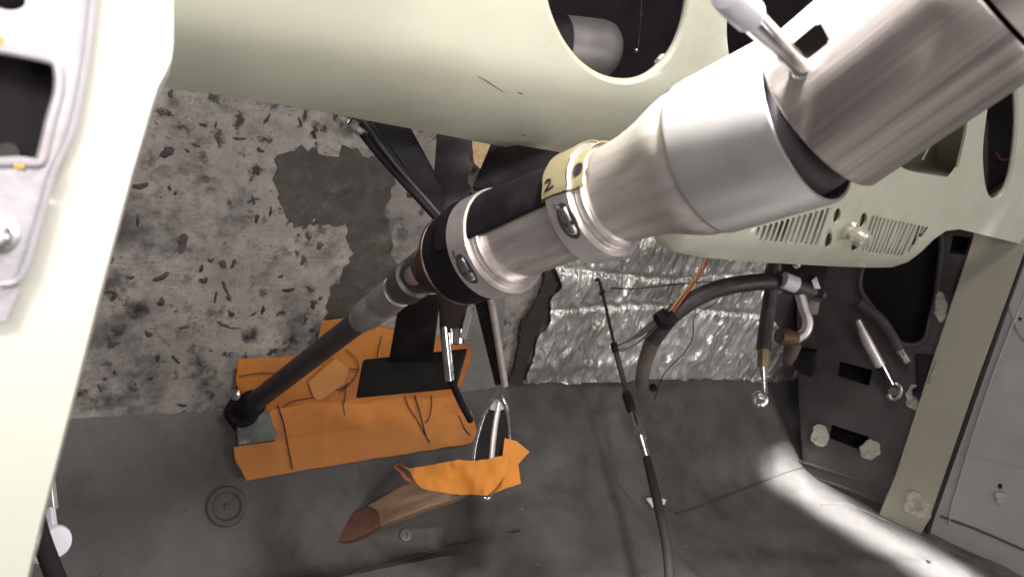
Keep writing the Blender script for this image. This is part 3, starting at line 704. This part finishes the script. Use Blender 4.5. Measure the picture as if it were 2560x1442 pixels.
# masking tape with a hand written 2 around the upper clamp ring
def tape(s0, s1, a0, a1, r, name, lab, m=PAPER, th=.0004):
    bm = bmesh.new(); n = 24; k = 8
    def pt(i, j, rr):
        s = s0+(s1-s0)*j/k+.0006*math.sin(i*.9+j); a = a0+(a1-a0)*i/n+(1.2*math.sin(j*2.1) if i == 0 else 0)
        return ringpt(s, rr+.0004*noise.noise(Vector((i*.4, j*.6, 0))), a)
    A = [[bm.verts.new(pt(i, j, r+th)) for j in range(k+1)] for i in range(n+1)]
    B = [[bm.verts.new(pt(i, j, r)) for j in range(k+1)] for i in range(n+1)]
    for i in range(n):
        for j in range(k):
            bm.faces.new([A[i][j], A[i+1][j], A[i+1][j+1], A[i][j+1]]); bm.faces.new([B[i][j], B[i][j+1], B[i+1][j+1], B[i+1][j]])
    for i in range(n):
        bm.faces.new([A[i][0], B[i][0], B[i+1][0], A[i+1][0]]); bm.faces.new([A[i][k], A[i+1][k], B[i+1][k], B[i][k]])
    for j in range(k):
        bm.faces.new([A[0][j], A[0][j+1], B[0][j+1], B[0][j]]); bm.faces.new([A[n][j], B[n][j], B[n][j+1], A[n][j+1]])
    return bm
tp = thing('masking_tape', ringpt(.147, .04, 50), 'yellowed masking tape with a handwritten 2, over the upper clamp ring of the column', 'tape')
obj('tape_strip', tape(.1365, .1580, 21, 120, .0387, '', ''), PAPER, tp)
obj('second_strip', tape(.1265, .1362, 20, 110, .0346, '', ''), PAPER, tp)
two = [(-.8, .55), (-.35, .95), (.25, .85), (.35, .4), (-.1, -.1), (-.75, -.65), (-.1, -.55), (.4, -.5), (1.0, -.35)]
obj('written_two', tube([ringpt(.1515-.0042*x, .0393, 33+6.5*y) for x, y in two], .0007, 8), INK, tp)
obj('ink_line', tube([ringpt(.158-.004*k, .0392 if k < 6 else .0350, 21.5+.6*math.sin(k)) for k in range(8)], .0006, 8), INK, tp)
obj('ink_blot', patch(.1312, .0353, 42, .0042, 8), INK, tp)
obj('ink_stroke', tube([ringpt(.1366, .0389, 56), ringpt(.1368, .0389, 40), ringpt(.1366, .0389, 24)], .0005, 6), INK, tp)
tag(obj('ink_mark', tube([ringpt(.149, .0386, 13), ringpt(.146, .0387, 9), ringpt(.148, .0386, 5)], [.0018, .0030, .0014], 10, flat=.3), INK), 'black ink smudge on the upper clamp ring just below the masking tape', 'ink mark')
tag(obj('ink_mark', tube([ringpt(.249, .0402, 10), ringpt(.249, .0402, 2)], [.0010, .0010], 8), INK), 'short black ink stroke on the lower clamp ring above its bolt', 'ink mark')

# ================================================================== column support
sup = thing('column_support', D(1080, 400, .75), 'black steel support of the column hanging below the dashboard', 'bracket')
def plate(P, d, th, name, m=BLACK, par=sup, bv=.0015):
    if par is sup: d = [x*.92 for x in d]
    pts = [D(x, y, d if not isinstance(d, (list, tuple)) else d[i]) for i, (x, y) in enumerate(P)]
    return obj(name, prism(pts, -TOCAM*th), m, par, bevel=bv, smooth=False)
plate([(915, 285), (1015, 300), (1092, 440), (1150, 560), (1105, 575), (1085, 530)], [.70, .70, .72, .72, .72, .715], .012, 'strut')
plate([(895, 305), (930, 300), (1112, 560), (1095, 560), (905, 345)], [.69, .69, .71, .71, .69], .006, 'strut_flange')
plate([(1092, 330), (1180, 340), (1165, 470), (1200, 500), (1150, 580), (1085, 560), (1085, 440)], [.755, .755, .73, .70, .70, .72, .73], .010, 'upright_strap', SHAFT)
plate([(1230, 352), (1400, 380), (1398, 470), (1240, 475), (1180, 470)], [.74, .72, .66, .70, .71], .02, 'mount_plate')
# black half shell that darkens the upper side of the tube
bm = bmesh.new(); n = 28
for (s0, s1, ri, ro, a0, a1) in ((.160, .268, .0316, .0345, 15, 175),):
    G = []
    for i in range(n+1):
        a = a0+(a1-a0)*i/n
        G.append([bm.verts.new(ringpt(s, r, a + (0 if s == s1 else 5))) for s, r in ((s0, ri), (s0, ro), (s1, ro+.006), (s1, ri))])
    for i in range(n):
        for j in range(4): bm.faces.new([G[i][j], G[i+1][j], G[i+1][(j+1) % 4], G[i][(j+1) % 4]])
    bm.faces.new(G[0]); bm.faces.new(G[-1])
obj('dark_half_shell', bm, BLACK, sup, bevel=.001)
def bolt(name, p, d, r, L_, par, m=STEEL):
    return obj(name, lathe(p, d, [(0, r*.6), (L_, r*.6), (L_, r), (L_+r*.9, r), (L_+r*1.1, r*.8), (L_+r*1.1, 0)], 6), m, par, smooth=False)
bolt('bolt', D(915, 340, .63), (D(878, 312, .625)-D(915, 340, .63)), .0065, .010, sup)
bolt('bolt', D(870, 305, .635), (D(845, 292, .63)-D(870, 305, .635)), .0052, .006, sup)
obj('side_rod', tube([D(893, 318, .628), D(960, 400, .630), D(1102, 556, .634)], .0032, 10), BLACK, sup)
obj('side_cable', tube([D(905, 300, .625), D(985, 405, .626), D(1040, 470, .630), D(1108, 548, .632)], .0016, 8), SHAFT, sup)
obj('bright_edge', tube([D(978, 396, .632), D(1000, 422, .634)], .0011, 8), CHROME, sup)
tag(obj('buff_tag', sheet(Plane(D(1215, 390, .80), TOCAM), ragged([(1178, 340), (1262, 345), (1268, 378), (1250, 395), (1200, 422), (1185, 405)], 2, 7, 2), .0015), BUFF, smooth=False), 'buff card tag with reddish marks peeping out below the dashboard edge', 'card tag')
tag(obj('foil_scrap', sheet(Plane(D(1350, 415, .72), TOCAM), ragged([(1335, 392), (1385, 385), (1400, 400), (1398, 440), (1350, 446), (1322, 425)], 2, 7, 4), .001, grid=.004, wob=lambda v: .002*noise.noise(Vector((v.x*120, v.y*120, 0)))), mat('dull_scrap', (.38, .37, .34), .6, .2, var=.3, vs=60, bump=1, bs=150)), 'pale crumpled scrap stuck left of the masking tape under the dashboard', 'scrap')

# ================================================================== orange cards
TP = Plane((0, FY, FZ), (0, -1, 1), (1, 0, 0))
ca = thing('firewall_card', WP.at(800, 1000), 'orange card template with pen lines taped to the firewall behind the lower shaft', 'card')
def cw(v): return .0035*noise.noise(Vector((v.x*14, v.y*14, 3)))+.0015*noise.noise(Vector((v.x*45, v.y*30, 3)))
top = [(590, 884), (735, 878), (785, 850), (798, 790), (866, 785), (900, 800), (968, 812), (1100, 840), (1168, 852), (1166, 900), (1130, 975), (1098, 985), (890, 1000), (690, 1015), (665, 1022), (600, 1000), (584, 940)]
obj('card_sheet', sheet(WP, ragged(densify(top, 30), 1.2, 9, 3), .0012, grid=.010, h=.012, wob=cw), ORANGE, ca)
TS = Plane((0, FY-.01, FZ), (0, -1, 1), (1, 0, 0))
cb = thing('toe_board_card', TP.at(900, 1150), 'large orange card template with drawn lines lying on the grey toe board below the column', 'card')
bot = [(668, 1030), (700, 1012), (890, 990), (1100, 975), (1140, 975), (1165, 1040), (1195, 1105), (1010, 1135), (800, 1168), (612, 1202), (585, 1150), (580, 1118), (684, 1103), (688, 1085), (676, 1060)]
obj('card_sheet', sheet(TS, ragged(densify(bot, 30), 1.2, 9, 5), .0012, grid=.010, h=.0055, wob=cw), ORANGE, cb)
obj('card_strip', sheet(TS, ragged(densify([(581, 1119), (686, 1103), (800, 1084), (1010, 1052), (1172, 1030), (1194, 1103), (1010, 1134), (800, 1167), (612, 1201), (588, 1150)], 30), 1.2, 9, 8), .0008, grid=.010, h=.0066, wob=cw), mat('orange_card_strip', (.56, .215, .045), .7, var=.14, vs=11, bump=.5, bs=120, dirt=(.36, .12, .06), dirt_amt=.6, ds=9), cb)
def pen(S, P, h, par, r=.0009, w_=1):
    obj('pen_line', tube([S.at(x+random.uniform(-2, 2), y+random.uniform(-1, 1), h) for x, y in P], r, 6, flat=.5), INK, par)
h1 = .0145
pen(WP, [(592, 925), (640, 918), (690, 918), (722, 912), (735, 895)], h1, ca); pen(WP, [(712, 905), (733, 882)], h1, ca)
pen(WP, [(858, 860), (880, 880), (886, 905), (872, 935), (840, 965)], h1, ca); pen(WP, [(848, 906), (890, 908)], h1, ca)
pen(WP, [(825, 962), (845, 955), (870, 940)], h1, ca); pen(WP, [(858, 950), (852, 985), (850, 1000)], h1, ca)
pen(WP, [(700, 1000), (730, 985), (780, 978)], h1, ca); pen(WP, [(945, 825), (935, 860), (930, 890)], h1, ca)
h2 = .0086
pen(TS, [(690, 1015), (705, 1060), (715, 1110), (725, 1175)], h2, cb, .0011)
pen(TS, [(1002, 986), (1015, 1020), (1035, 1050), (1050, 1080), (1068, 1108)], h2, cb); pen(TS, [(1030, 984), (1042, 1030), (1055, 1085), (1068, 1108)], h2, cb, .0012)
pen(TS, [(1072, 980), (1074, 1010), (1068, 1045), (1058, 1060)], h2, cb); pen(TS, [(850, 1000), (858, 1040)], h2, cb, .0006); pen(TS, [(1140, 1040), (1155, 1075), (1170, 1090)], h2, cb)
tag(obj('buff_card_strip', sheet(WP, [(762, 938), (830, 880), (862, 905), (850, 945), (790, 985), (775, 975)], .001, h=.0155), mat('pale_orange_card', (.60, .27, .08), .7, var=.12), smooth=False), 'paler orange strip of card lying over the orange firewall card beside the shaft', 'card strip')
tag(obj('orange_scrap', sheet(WP, [(1000, 612), (1052, 595), (1050, 618), (1010, 622)], .001, h=.03), ORANGE, smooth=False), 'small orange scrap showing above the copper flange of the column', 'card scrap')
# grey plate under shaft foot
t = thing('foot_plate', TS.at(630, 1085), 'small green grey plate under the foot of the steering shaft beside the orange card', 'plate')
obj('plate_body', sheet(TS, [(585, 1040), (668, 1030), (676, 1062), (688, 1085), (682, 1102), (590, 1116)], .003, h=.010, grid=.01, wob=lambda v: .001*noise.noise(Vector((v.x*60, v.y*60, 0)))), mat('green_grey_paint', (.13, .14, .12), .45, var=.2, vs=60), t, bevel=.001)
obj('bright_scrape', sheet(TS, ragged([(592, 1096), (620, 1094), (622, 1108), (592, 1113)], 3, 5, 2), .001, h=.0118), STEEL, t, smooth=False)
t = thing('firewall_grommet', WP.at(575, 1060), 'dark rubber seal around the foot of the steering shaft on the toe board', 'seal')
obj('seal_body', sheet(WP, ragged(ell(604, 1022, 34, 44, 10, 20), 4, 7, 4), .02, h=.02, grid=.01), RUBBER, t, bevel=.004)
# ================================================================== pedals
bp = thing('brake_pedal', D(1000, 950, .95), 'black brake pedal with a wide square pad in front of the orange card', 'pedal')
pad = [(905, 900), (1095, 886), (1160, 880), (1128, 990), (1095, 975), (886, 996)]
plate([(906, 900), (1168, 872), (1140, 972), (888, 996)], [.95, .93, .94, .96], .012, 'pad', RUBBER, bp, .003)
for k in ():
    a = .12+.19*k
    p = D(906+(1168-906)*a, 900+(872-900)*a+6, .95-.02*a-.0005); q = D(888+(1140-888)*a, 996+(972-996)*a-6, .96-.02*a-.0005)
    obj('pad_rib', tube([p, q], .0016, 6), RUBBER, bp)
plate([(1000, 740), (1100, 735), (1090, 820), (1080, 900), (970, 905), (985, 820)], [.80, .80, .86, .925, .93, .87], .012, 'arm', BLACK, bp, .002)
plate([(1095, 735), (1180, 735), (1150, 850), (1100, 850)], [.86, .86, .90, .90], .02, 'arm_bracket', mat('brown_black_paint', (.035, .024, .022), .5), bp, .002)
gp = thing('clutch_pedal_arm', D(1230, 850, .92), 'black pedal arm with a polished edge running down to the narrow chrome trimmed pedal', 'pedal arm')
plate([(1180, 730), (1222, 728), (1262, 960), (1238, 965)], [.85, .85, .95, .95], .02, 'arm', BLACK, gp, .002)
obj('polished_edge', tube([D(1224, 735, .845), D(1236, 800, .875), D(1262, 962, .945)], .0042, 12), ALUD, gp)
t = thing('chrome_rod', D(1120, 890, .92), 'bright chrome rod in front of the right end of the black brake pedal pad', 'rod')
obj('rod_body', tube([D(1108, 815, .885), D(1122, 950, .90)], .0045, 16), CHROME, t)
obj('rod_side', tube([D(1119, 830, .887), D(1130, 948, .902)], .003, 12), CHROME, t)
obj('rod_foot', tube([D(1126, 945, .902), D(1150, 1000, .93), D(1176, 1050, .96)], .0042, 10), BLACK, t)
t = thing('chrome_strip', D(1160, 800, .93), 'slanted chrome strip between the brake pedal arm and the long black pedal arm', 'trim strip')
obj('strip_body', bar(D(1176, 762, .87), D(1158, 848, .89), .007, .003, TOCAM), CHROME, t, bevel=.0006)
obj('strip_end', lathe(D(1140, 845, .90), camv(0, -1, -.2), [(-.014, .009), (-.013, .010), (.004, .010), (.006, .008), (.006, 0)], 24), CHROME, t)
# narrow pedal: pointed oval
ap = thing('accelerator_pedal', D(1225, 1240, .98), 'upright pointed oval pedal with chrome trim and two black rubber strips', 'pedal')
APp = Plane(D(1230, 1100, .96), camv(-.25, .25, 1), camv(0, 1, 0))
po = smooth_poly([(1246, 981), (1262, 1000), (1273, 1035), (1277, 1080), (1276, 1130), (1268, 1180), (1245, 1225), (1215, 1242), (1190, 1225), (1180, 1190), (1182, 1140), (1190, 1090), (1205, 1040), (1225, 1000)], 4)
pi_ = smooth_poly([(1246, 998), (1258, 1014), (1268, 1045), (1272, 1088), (1271, 1132), (1263, 1178), (1242, 1216), (1215, 1232), (1195, 1216), (1187, 1187), (1189, 1140), (1198, 1092), (1212, 1046), (1231, 1012)], 4)
obj('chrome_surround', sheet(APp, po, .010, [pi_], grid=.006, h=.003), CHROME, ap, bevel=.0016, segs=3)
obj('rubber_pad', sheet(APp, pi_, .008, grid=.01, h=.0), RUBBER, ap)
obj('center_rib', tube([APp.at(1249, 1006, .001), APp.at(1238, 1070, .002), APp.at(1230, 1150, .002)], .0035, 12, flat=.6), ALUD, ap)
obj('tip_fill', sheet(APp, [(1246, 990), (1256, 1004), (1262, 1022), (1246, 1028), (1226, 1024), (1232, 1005)], .008, h=.002), ALUD, ap, smooth=False)
obj('chrome_tip', blob(D(1216, 1240, .925), .0052, 1.3, 1, .7), CHROME, ap)
# orange cloth wrapped round it
OW = Plane(D(1200, 1190, .93), camv(-.05, .3, 1), camv(1, 0, 0))
cl = thing('orange_wrap', OW.at(1180, 1235), 'bright orange paper folded around the lower part of the chrome trimmed pedal', 'paper wrap')
def fold(v): return .006*noise.noise(Vector((v.x*32+v.y*20, v.y*26, 7)))+.005*abs(noise.noise(Vector((v.x*75, v.y*40-v.x*30, 2))))+.010*math.exp(-((v.x-.018)/.03)**2)
obj('front_fold', sheet(OW, ragged([(1010, 1165), (1030, 1172), (1085, 1164), (1150, 1152), (1190, 1155), (1235, 1150), (1268, 1140), (1275, 1150), (1268, 1190), (1245, 1215), (1222, 1240), (1190, 1238), (1130, 1235), (1060, 1222), (1042, 1205), (1030, 1180)], 1.5, 8, 2), .0012, grid=.004, h=.012, wob=fold), ORANGE2, cl)
obj('back_fold', sheet(OW, ragged([(1262, 1095), (1290, 1102), (1324, 1128), (1295, 1160), (1302, 1208), (1262, 1220), (1225, 1235), (1250, 1190)], 1.5, 9, 6), .0012, grid=.005, h=-.004, wob=lambda v: fold(v)*.5), ORANGE2, cl)
tag(obj('orange_torn_shred', tube([OW.at(1042, 1205, .006), OW.at(1020, 1195, .006), OW.at(1005, 1178, .006), OW.at(990, 1165, .006), OW.at(1012, 1160, .006)], [.003, .004, .003, .0015, .003], 8, flat=.3), mat('dark_orange_shred', (.42, .12, .05), .8, var=.3)), 'thin dark orange shred torn at the left corner of the orange paper wrap', 'paper shred')
# wooden stick
sk = thing('wooden_stick', FS.at(900, 1320), 'pale wooden paddle with a stained red brown end lying below the orange paper', 'stick')
s0 = FS.at(870, 1335, .012); s1 = D(1150, 1232, .93)
spts = [(845, 1352), (842, 1330), (862, 1302), (915, 1262), (1010, 1208), (1140, 1180), (1180, 1225), (1130, 1248), (1060, 1270), (945, 1315), (885, 1342)]
SP = Plane(FS.at(900, 1320, .015), (camv(-.1, .75, 1)), camv(1, .4, 0))
obj('wood_body', sheet(SP, densify([(915, 1262), (1010, 1208), (1140, 1180), (1180, 1222), (1130, 1248), (1060, 1270), (945, 1315), (946.5, 1292), (940.5, 1274)], 15), .014, grid=None), WOOD, sk, bevel=.002)
obj('stained_end', sheet(SP, densify([(915, 1262.5), (940, 1274), (946, 1292), (945, 1314.5), (905, 1336), (868, 1352), (846, 1356), (838, 1342), (841, 1322), (858, 1298), (885, 1278)], 12), .014, grid=None), REDEND, sk, bevel=.002)

# ================================================================== floor details
def disc(px, py, prof, name, m, lab, cat, n=32, seg_s=FS):
    p = seg_s.at(px, py); q = seg_s.at(px, py, .01); return tag(obj(name, lathe(p, q-p, prof, n), m), lab, cat)
disc(566, 1265, [(-.003, .0), (-.003, .024), (.0030, .024), (.0042, .0225), (.004, .018), (.0012, .015), (.0012, .004), (.003, .002), (.003, 0)], 'drain_plug', mat('black_brown_plug', (.080, .072, .067), .7, var=.3, vs=60, bump=.6), 'round dark rubber plug pressed into the grey toe board below the orange card', 'plug', 32)
disc(1012, 1338, [(-.002, .0), (-.002, .009), (.003, .008), (.003, .004), (.001, .003), (.001, 0)], 'floor_screw', mat('screw_metal', (.25, .25, .24), .45, .7, var=.3), 'small worn screw head on the floor below the wooden stick', 'screw', 16)
q0 = FS.at(1640, 1256, .004)
tag(obj('white_clip', sheet(Plane(q0, FS.at(1640, 1256, .02)-q0, (1, 0, 0)), densify([(1614, 1246), (1640, 1243), (1664, 1250), (1660, 1262), (1630, 1268)], 6), .004, h=.003), WHITEP, bevel=.001), 'small white clip on the floor behind the black cable', 'clip')
disc(1632, 970, [(-.002, 0), (-.002, .007), (.004, .007), (.005, .005), (.005, 0)], 'rubber_bung', BLACK, 'small black bung on the toe board beside the lower end of the black hose', 'bung', 20)
disc(2320, 1405, [(-.002, 0), (-.002, .004), (.002, .004), (.002, 0)], 'floor_rivet', STEEL, 'tiny rivet on the floor in the bright strip of light', 'rivet', 12)
# seams laid on the floor
def floor_seam(P, r, name, lab, m=SIDE):
    tag(obj(name, tube([FS.at(*p, r*.1) for p in P], r, 8, flat=1), m), lab, 'seam')
floor_seam([(1690, 1284), (1760, 1262), (1860, 1222), (1960, 1182), (2010, 1168)], .0016, 'floor_seam', 'thin dark seam crossing the passenger floor towards the side panel')
floor_seam([(880, 1432), (1000, 1402), (1180, 1350), (1300, 1325)], .0018, 'floor_seam', 'dark seam on the floor along the foot of the toe board, below the wooden stick')
floor_seam([(2052, 1262), (2110, 1258), (2150, 1272), (2250, 1318), (2400, 1385), (2520, 1440), (2600, 1475)], .0022, 'floor_bead', 'thin raised bead running through the bright strip of light on the passenger floor', FLOOR)

def crumbs():
    bm = bmesh.new(); rnd = random.Random(11)
    for k in range(150):
        x = rnd.uniform(150, 2250); y = rnd.uniform(1100, 1440)
        if inpoly(x, y, [(560, 1080), (1330, 960), (1340, 1260), (620, 1230)]): continue
        p = FS.at(x, y, .0004); sz = rnd.uniform(.0006, .0019)
        bmesh.ops.create_icosphere(bm, subdivisions=1, radius=sz, matrix=Matrix.Translation(p) @ Matrix.Rotation(rnd.uniform(0, 6), 4, 'Z') @ Matrix.Diagonal((rnd.uniform(.7, 1.8), 1, .6, 1)))
    return bm
o = obj('floor_grit', crumbs(), mat('grit', (.16, .145, .125), .8, var=.6, vs=5), smooth=False); o['kind'] = 'stuff'; o['label'] = 'grit and crumbs scattered over the grey floor'
# ================================================================== cables, hoses and wires
cb = thing('shift_cable', FS.at(1680, 1420), 'black control cable with a steel threaded end hanging in front of the foil', 'cable')
obj('inner_rod', tube([D(1488, 702, 1.12), D(1497, 700, 1.12), D(1508, 740, 1.12), D(1536, 862, 1.12)], .0022, 10, sm=4), RUBBER, cb)
obj('rod_ferrule', tube([D(1534, 856, 1.118), D(1539, 880, 1.118)], .0048, 12), BLACK, cb)
obj('rod_lower', tube([D(1537, 870, 1.12), D(1556, 940, 1.10), D(1568, 985, 1.08)], .0038, 12), SHAFT, cb)
obj('rod_collar', tube([D(1503, 728, 1.12), D(1509, 734, 1.12)], .0042, 10), BLACK, cb)
obj('rubber_boot', tube([D(1565, 982, 1.08), D(1568, 990, 1.075), D(1578, 1022, 1.06), D(1582, 1030, 1.06)], [.0052, .0068, .0066, .005], 14, sm=3), RUBBER, cb)
obj('steel_rod', tube([D(1580, 1026, 1.06), D(1590, 1062, 1.04), D(1598, 1078, 1.03)], .0042, 14), STEEL, cb)
nut = obj('nut', lathe(D(1597, 1074, 1.03), D(1602, 1090, 1.025)-D(1597, 1074, 1.03), [(0, .005), (.001, .0082), (.006, .0082), (.007, .0055), (.009, .0055), (.010, .0078), (.014, .0078), (.015, .004)], 6), STEEL, cb, smooth=False)
obj('threaded_sleeve', lathe(D(1602, 1092, 1.02), D(1618, 1148, .99)-D(1602, 1092, 1.02), [(k*.0011, .0048 if k % 2 else .0042) for k in range(38)], 14), STEEL, cb)
obj('cable_sheath', tube([D(1617, 1145, .985), D(1632, 1205, .95), D(1652, 1290, .90), D(1668, 1370, .86), D(1676, 1470, .82)], [.0050, .0056, .0056, .0054, .0054], 14), RUBBER, cb)
hs = thing('heater_hose', D(1700, 780, 1.2), 'black rubber hose arching in front of the foil, its lower end worn grey brown', 'hose')
HP = [(1604, 962, 1.22), (1610, 915, 1.20), (1632, 850, 1.18), (1680, 788, 1.16), (1760, 735, 1.16), (1850, 710, 1.17), (1950, 706, 1.20), (2050, 735, 1.24)]
obj('hose_body', tube([D(*p) for p in HP[2:]], .0128, 20), HOSE, hs)
obj('worn_end', tube([D(*p) for p in HP[:3]]+[D(1640, 838, 1.178)], [.0100, .0108, .0120, .0128], 20), mat('worn_brown_rubber', (.13, .11, .095), .6, var=.3, vs=30), hs)
obj('hose_clip', tube([D(1958, 700, 1.185), D(1990, 712, 1.19)], .0125, 16), WHITEP, hs)
cn = thing('wire_connector', D(1655, 800, 1.12), 'black taped connector block at the foot of the red and yellow wires', 'connector')
obj('block', tube([D(1645, 780, 1.12), D(1662, 800, 1.12), D(1684, 784, 1.12)], [.010, .014, .009], 8), BLACK, cn)
tag(obj('red_wire', tube([D(1772, 645, 1.14), D(1755, 680, 1.14), D(1715, 735, 1.13), D(1678, 785, 1.12)], .0019, 10), RED), 'red wire running up from the black connector to the dashboard', 'wire')
tag(obj('yellow_wire', tube([D(1764, 645, 1.135), D(1740, 690, 1.135), D(1705, 735, 1.125), D(1672, 780, 1.115)], .0014, 8), YEL), 'yellow wire running beside the red wire up to the dashboard', 'wire')
tag(obj('grey_wire_bundle', tube([D(1650, 795, 1.12), D(1600, 835, 1.13), D(1570, 852, 1.13), D(1540, 866, 1.13)], [.0075, .006, .003, .002], 10, flat=.5), WIREG), 'flat grey wire bundle from the black connector left to the control cable', 'wire')
tag(obj('grey_wire', tube([D(1655, 800, 1.12), D(1610, 845, 1.135), D(1565, 872, 1.135), D(1535, 878, 1.135)], .0016, 8), WIREG), 'thin grey wire just under the flat wire bundle left of the connector', 'wire')
tag(obj('thin_black_wire', tube([D(1830, 700, 1.2), D(1790, 755, 1.22), D(1738, 790, 1.24), D(1732, 840, 1.24), D(1712, 880, 1.24), D(1660, 935, 1.22), D(1636, 1000, 1.2)], .0009, 6), RUBBER), 'thin black wire curling down over the foil to the right of the hose', 'wire')
tag(obj('firewall_wire', tube([WP.at(1500, 697, .03), WP.at(1560, 708, .02), WP.at(1640, 700, .02), WP.at(1760, 690, .02)], .0009, 6), RUBBER), 'thin dark wire lying level across the top of the foil', 'wire')
t = thing('brake_hose', D(1905, 980, 1.2), 'dark vertical hose with a brass crimp and steel banjo end hanging over the foil', 'hose')
obj('hose_body', tube([D(1938, 660, 1.2), D(1926, 740, 1.2), D(1914, 820, 1.19), D(1908, 875, 1.18)], .0105, 16), HOSE, t)
obj('brass_crimp', tube([D(1909, 870, 1.18), D(1907, 918, 1.175)], .0085, 14), BRASS, t)
obj('steel_pipe', tube([D(1907, 912, 1.175), D(1910, 950, 1.17), D(1912, 985, 1.165)], [.006, .0038, .0045], 12), STEEL, t)
bj = obj('banjo_eye', tube([D(1900+15*math.cos(a), 998+17*math.sin(a), 1.16) for a in [k*math.pi/8 for k in range(17)]], .0036, 10, sm=1), STEEL, t)
obj('banjo_bolt', lathe(D(1900, 998, 1.165), camv(-.35, -.1, 1), [(-.006, .007), (.007, .007), (.0075, .0045), (.012, .0045), (.012, 0)], 20), CHROME, t)
t = thing('steel_pipe', D(2000, 860, 1.25), 'bent steel pipe ending in a rusty brown fitting beside the foil', 'pipe')
obj('pipe_body', tube([D(2000, 735, 1.22), D(2010, 770, 1.22), D(2020, 805, 1.22), D(2012, 832, 1.22), D(1985, 850, 1.22)], .0078, 16), ALUD, t)
obj('rusty_fitting', tube([D(1990, 846, 1.22), D(1965, 842, 1.215), D(1948, 840, 1.21)], [.010, .0135, .012], 16), RUST, t)
obj('fitting_boss', tube([D(1985, 855, 1.225), D(1975, 885, 1.23), D(1968, 905, 1.24)], [.013, .011, .008], 14), mat('brown_cast', (.12, .09, .07), .7, .2, var=.4, vs=60, bump=.8), t)
t = thing('pipe_bracket', D(2030, 760, 1.26), 'small grey bracket plate behind the bent steel pipe', 'bracket')
obj('bracket_plate', plate.__globals__['prism']([D(x, y, 1.26) for x, y in ((2020, 738), (2052, 742), (2045, 785), (2032, 788), (2024, 770))], -TOCAM*.006), mat('worn_grey_metal', (.22, .20, .19), .6, .3, var=.3, vs=60), t, bevel=.001)
t = thing('valve_block', D(2000, 690, 1.23), 'dark valve block with bright corners under the dashboard above the bent pipe', 'valve')
obj('block_body', prism([D(x, y, 1.22) for x, y in ((1940, 655), (2075, 660), (2060, 748), (1990, 735), (1930, 700))], -TOCAM*.05), BLACK, t, bevel=.004)
obj('bright_screw', lathe(D(1990, 660, 1.2), camv(0, -.3, 1), [(0, .006), (.004, .006), (.005, 0)], 16), STEEL, t)
obj('bright_lug', prism([D(x, y, 1.215) for x, y in ((2028, 700), (2042, 690), (2052, 722), (2036, 722))], -TOCAM*.004), ALUD, t, bevel=.001)
st = thing('steel_strut', KP.at(2230, 960, .02), 'slim steel strut with black sleeve and round chrome eye before the side panel', 'strut')
obj('tube_upper', tube([KP.at(2150, 780, .05), KP.at(2170, 830, .045), KP.at(2203, 895, .04)], [.004, .0088, .0088], 18, sm=3), ALUD, st)
obj('black_sleeve', tube([KP.at(2200, 888, .04), KP.at(2228, 945, .034)], .0078, 16), RUBBER, st)
obj('bright_line', tube([KP.at(2212, 893, .049), KP.at(2234, 940, .043)], .0014, 8), CHROME, st)
obj('chrome_eye', tube([KP.at(2236+16*math.cos(a), 962+20*math.sin(a), .03) for a in [k*math.pi/8-1.9 for k in range(13)]], .004, 10, sm=1), CHROME, st)
obj('eye_bush', lathe(KP.at(2234, 962, .02), KP.n, [(0, .009), (.012, .008), (.012, 0)], 18), OLIVE, st)
t = thing('short_steel_tube', KP.at(2262, 885, .02), 'short dark tube with a bright tip to the right of the steel strut', 'tube')
obj('tube_body', tube([KP.at(2150, 745, .03), KP.at(2205, 790, .03), KP.at(2250, 860, .03)], .0095, 16), SIDE, t)
obj('bright_tip', tube([KP.at(2248, 856, .031), KP.at(2268, 890, .031)], .0078, 16), STEEL, t)

# lower left: white capped tube and black cable
t = thing('drain_pipe', D(140, 1355, .62), 'white capped pipe stub beside the near pillar at the lower left, the larger one', 'pipe stub')
c0 = D(108, 1350, .62); c1 = D(166, 1356, .605)
obj('cap_body', lathe(c0, c1-c0, [(0, .008), (.0, .0122), (.017, .0126), (.0195, .011), (.0195, 0)], 32), WHITEP, t)
obj('cap_arm', bar(D(115, 1270, .63), D(125, 1345, .62), .008, .006, TOCAM), WHITEP, t, bevel=.001)
obj('grey_stem', bar(D(105, 1150, .66), D(118, 1275, .64), .012, .006, TOCAM), ALUD, t, bevel=.001)
t = thing('pipe_stub', D(70, 1400, .58), 'second white pipe end, half hidden behind the black cable at the lower left', 'pipe stub')
c0 = D(40, 1380, .6); c1 = D(78, 1392, .58)
obj('cap_body', lathe(c0, c1-c0, [(0, .012), (.008, .0125), (.012, .010), (.012, 0)], 32), WHITEP, t)
obj('cap_pin', tube([D(78, 1400, .585), D(102, 1402, .58)], .0022, 10), WHITEP, t)
tag(obj('black_door_cable', tube([D(70, 1190, .60), D(85, 1270, .58), D(105, 1350, .55), D(150, 1470, .52)], .0062, 14), RUBBER), 'thick black cable running down beside the near cream pillar at the lower left', 'cable')
